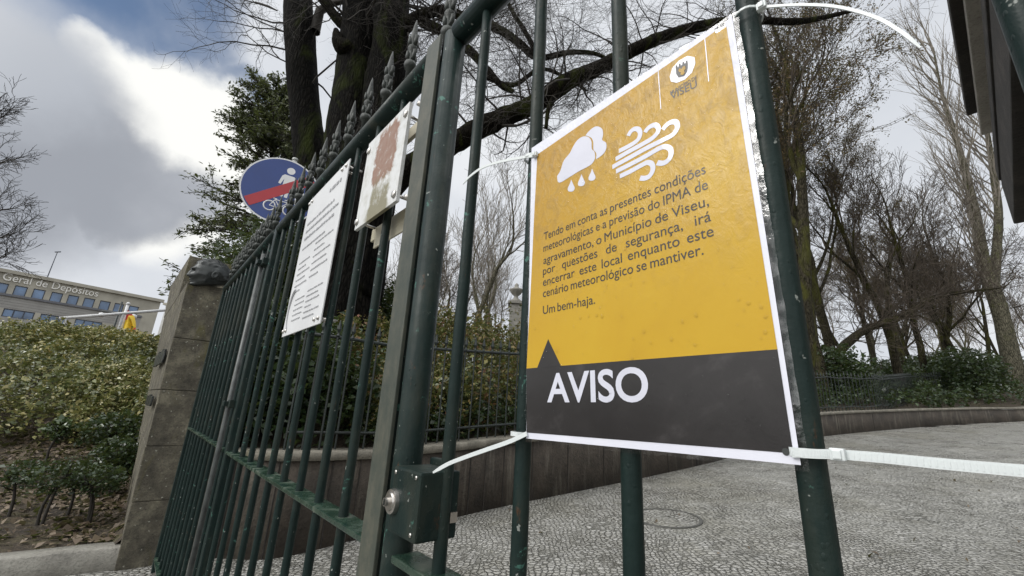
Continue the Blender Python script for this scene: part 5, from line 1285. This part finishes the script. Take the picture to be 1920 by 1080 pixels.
cover('ground_cover', 110000, 2.6, 6.2, 3.0, 9.0, lambda s, w_: .56 * min(1, (w_ - 2.5) / .9), .050, LEAF_BANK, seed=2, dens=lambda s, w_, l: max(.04, min(1, l * 2.2 - .55)))
cover('sheen_ground_cover', 24000, 2.6, 6.2, 3.2, 8.0, lambda s, w_: .60, .042, LEAF_SHEEN, seed=22, dens=lambda s, w_, l: max(0, min(1, 1.3 - l * 1.7)))
cover('yellowing_ground_cover', 20000, 2.6, 6.2, 4.4, 8.5, lambda s, w_: .60, .046, LEAF_YEL, seed=23, dens=lambda s, w_, l: max(0, min(1, l * 1.8 - .7)))
cover('mixed_hedge', 64000, 7.9, 12.6, .32, 4.2, lambda s, w_: .62 + .55 * min(1, w_ / 1.2), .056, LEAF_HEDGE, seed=3)
cover('sheen_hedge_leaves', 5000, 7.9, 12.6, .4, 3.0, lambda s, w_: .8, .06, LEAF_SHEEN, seed=24, dens=lambda s, w_, l: max(0, min(1, 1.1 - l * 1.6)))
cover('dark_ivy', 10000, 8.0, 12.5, .25, 1.0, lambda s, w_: .42, .06, LEAF_DARK, seed=4)
cover('dark_undergrowth', 26000, 6.0, 8.1, .25, 4.0, lambda s, w_: 1.0, .07, LEAF_DARK, seed=14)
cover('bank_ivy', 48000, 12.4, 17.6, .3, 9, lambda s, w_: .55 + .5 * min(1, w_ / 3), .105, LEAF_DARK, seed=5)
cover('bank_ivy', 9000, 12.4, 17.8, 1.0, 12, lambda s, w_: .8, .12, LEAF_PALE, seed=6, dens=lambda s, w_, l: max(0, l - .4))
# litter on the soil
rg = np.random.default_rng(9); P = []
for k in range(15000):
    si = rg.uniform(2.0, 6.0); w_ = rg.uniform(.1, 3.6); b = bank_pt(si, w_)
    if rg.random() > (.25 + .75 * min(1, max(0, (w_ - 1.1) / 1.0))): continue
    P.append((b.x, b.y, b.z + .015 + .05 * mnoise.noise(Vector((b.x * 1.3, b.y * 1.3, 0))) * min(1, w_)))
o = leaves('leaf_litter', P, .05, LITTER, None, up=3.0, aspect=.7); o['kind'] = 'stuff'
P = []
for k in range(160):
    x, y = rng.uniform(0, 9), rng.uniform(1.5, 9); 
    if tof(x, y) > .2: P.append((x, y, drive_z(x, y) + .012))
o = leaves('drive_leaves', P, .035, LITTER, None, up=4, aspect=.6); o['kind'] = 'stuff'
def shrub(px, py, Y, hgt, wdt, stem, label, mat, n=1500, size=.035, stems=3, group=None, name='clipped_shrub', flat=.55):
    P0 = at(px, py, Y); P0.z = bank_z(P0.x, P0.y); root = empty(name, P0, 0, label, 'shrub', group); rg = random.Random(int(px * 7 + Y * 13)); g = MB()
    for k in range(stems):
        a_ = rg.uniform(0, 6.28); top = Vector((math.cos(a_) * wdt * .3, math.sin(a_) * wdt * .3, stem + (hgt - stem) * .5)); mid = Vector((rg.gauss(0, .015), rg.gauss(0, .015), stem * .7))
        cp, _ = catmull([(rg.gauss(0, .01), rg.gauss(0, .01), -.05), tuple(mid), tuple(top * .6 + Vector((0, 0, top.z * .35))), tuple(top)], 3); g.tube(cp, [.013 - .008 * i / (len(cp) - 1) for i in range(len(cp))], 6)
        for q in range(3):
            b_ = mid.lerp(top, rg.uniform(.3, .9)); g.tube([b_, b_ + Vector((rg.gauss(0, .1), rg.gauss(0, .1), rg.uniform(.05, .15)))], [.006, .003], 4)
    g.build('stem', TWIG_DARK, root, True); P = []
    while len(P) < n:
        v = Vector((rg.gauss(0, 1), rg.gauss(0, 1), rg.gauss(0, 1))).normalized() * rg.random() ** .35
        nz_ = 1 + .35 * mnoise.noise(v * 2.3 + Vector((px, 0, 0)))
        P.append((v.x * wdt / 2 * nz_, v.y * wdt / 2 * nz_, stem + (hgt - stem) * .5 + v.z * (hgt - stem) / 2 * nz_))
    leaves('foliage', P, size, mat, root, .6, .5); return root
GS = 'small clipped shrubs on bare stems behind the kerb'
shrub(165, 985, 3.85, .46, .36, .20, 'small shrub on one dark stem, the one nearest the stone pillar', LEAF_DARK, 900, .03, 3, GS)
shrub(122, 980, 3.95, .48, .26, .20, 'small single stemmed shrub second from the stone pillar', LEAF_DARK, 650, .03, 1, GS)
shrub(70, 1000, 3.7, .50, .36, .22, 'small shrub on two slanting stems left of the single stemmed one', LEAF_DARK, 900, .03, 2, GS)
shrub(8, 985, 3.85, .44, .26, .2, 'small shrub on a thin leaning stem at the left edge of the picture', LEAF_DARK, 600, .03, 1, GS)
shrub(215, 905, 4.6, .55, .5, .12, 'low dark shrub tucked against the left side of the stone pillar', LEAF_DARK, 2200, .04, 4, name='shrub')
shrub(205, 850, 5.2, .62, .62, .16, 'rounded dark shrub under the bank above the clipped row', LEAF_DARK, 2400, .045, 5, name='shrub')
shrub(88, 880, 4.9, .55, .24, .3, 'young pale green shrub standing alone in the leaf litter', LEAF_PALE, 420, .05, 1, name='shrub')
# dark bushes right behind the gate panel
for i, (px, Y, h_, w_) in enumerate([(455, 6.4, 2.3, 1.5), (530, 6.6, 2.2, 1.6), (590, 7.4, 2.0, 1.6), (420, 8.0, 2.6, 2.0), (700, 6.9, 1.5, 1.3)]):
    shrub(px, 760, Y, h_, w_, .1, ['tall dark evergreen bush beside the stone pillar behind the gate', 'dark evergreen bush behind the white information board', 'dark evergreen bush at the foot of the slender mossy trunk', 'large dark evergreen bush behind the pillar and bronze head', 'lower dark bush right of the thick mossy tree'][i], LEAF_DARK, 5200, .075, 5, 'evergreen bushes behind the gate', 'evergreen_bush')
for i, (px, Y, h_, w_) in enumerate([(1650, 18, 1.5, 3.0), (1715, 21, 1.6, 3.2), (1770, 24, 1.9, 3.6), (1880, 23, 1.7, 3.2)]):
    shrub(px, 752, Y, h_, w_, .1, ['low dark evergreen bush at the foot of the straight mossy trunk', 'low dark evergreen bush between the two leaning mossy trunks', 'wide low evergreen bush left of the rounded one on the far bank', 'low evergreen bush beside the foot of the pale leaning trunk'][i], LEAF_DARK, 4200, .12, 5, 'low evergreen bushes on the far bank', 'evergreen_bush')
shrub(1822, 760, 17.5, 2.1, 2.6, .15, 'rounded dark evergreen bush on the far bank below the bare trees', LEAF_DARK, 5000, .12, 5, name='evergreen_bush')
shrub(1560, 740, 15.3, 2.0, 2.6, .1, 'dark evergreen bush at the foot of the brown trees right of the notice', LEAF_DARK, 5000, .12, 5, name='evergreen_bush')
# stone finial rising behind the hedge
a_ = at(967, 572, 14.5); zb_ = bank_z(a_.x, a_.y); ur = empty('stone_urn_post', (a_.x, a_.y, zb_), 0, 'pale stone post topped by an urn finial behind the hedge', 'stone post'); h_ = a_.z - zb_
MB().box((0, 0, h_ / 2 - .1), (.42, .42, h_ + .2)).box((0, 0, h_ + .05), (.54, .54, .1)).build('post', KERB_M, ur, bevel=.015)
MB().lathe([(.2, 0), (.2, .06), (.09, .14), (.07, .22), (.16, .30), (.24, .42), (.25, .47), (.12, .52), (.07, .58), (.08, .64), (.01, .72)], (0, 0, h_ + .1), 18).build('urn', KERB_M, ur, True)
# manhole in the drive
c_ = on_drive(1250, 972); mh = empty('manhole_cover', (0, 0, 0), 0, 'round manhole cover filled with setts, ringed by a thin iron rim in the drive', 'manhole cover')
MB().lathe([(.30, .0), (.30, .014), (.325, .014), (.33, .0)], (0, 0, 0), 48).build('rim', mat_simple('manhole_iron', (.07, .07, .062), .5, 0, .3, 40, .5, .004), mh)
MB().lathe([(.001, .009), (.298, .009), (.2985, .0)], (0, 0, 0), 48).build('infill', COBBLE, mh)
mh.location = (c_.x, c_.y, drive_z(c_.x, c_.y) - .004); e_ = .01
nx = (drive_z(c_.x + e_, c_.y) - drive_z(c_.x - e_, c_.y)) / (2 * e_); ny = (drive_z(c_.x, c_.y + e_) - drive_z(c_.x, c_.y - e_)) / (2 * e_)
mh.rotation_euler = Vector((-nx, -ny, 1)).to_track_quat('Z', 'Y').to_euler()
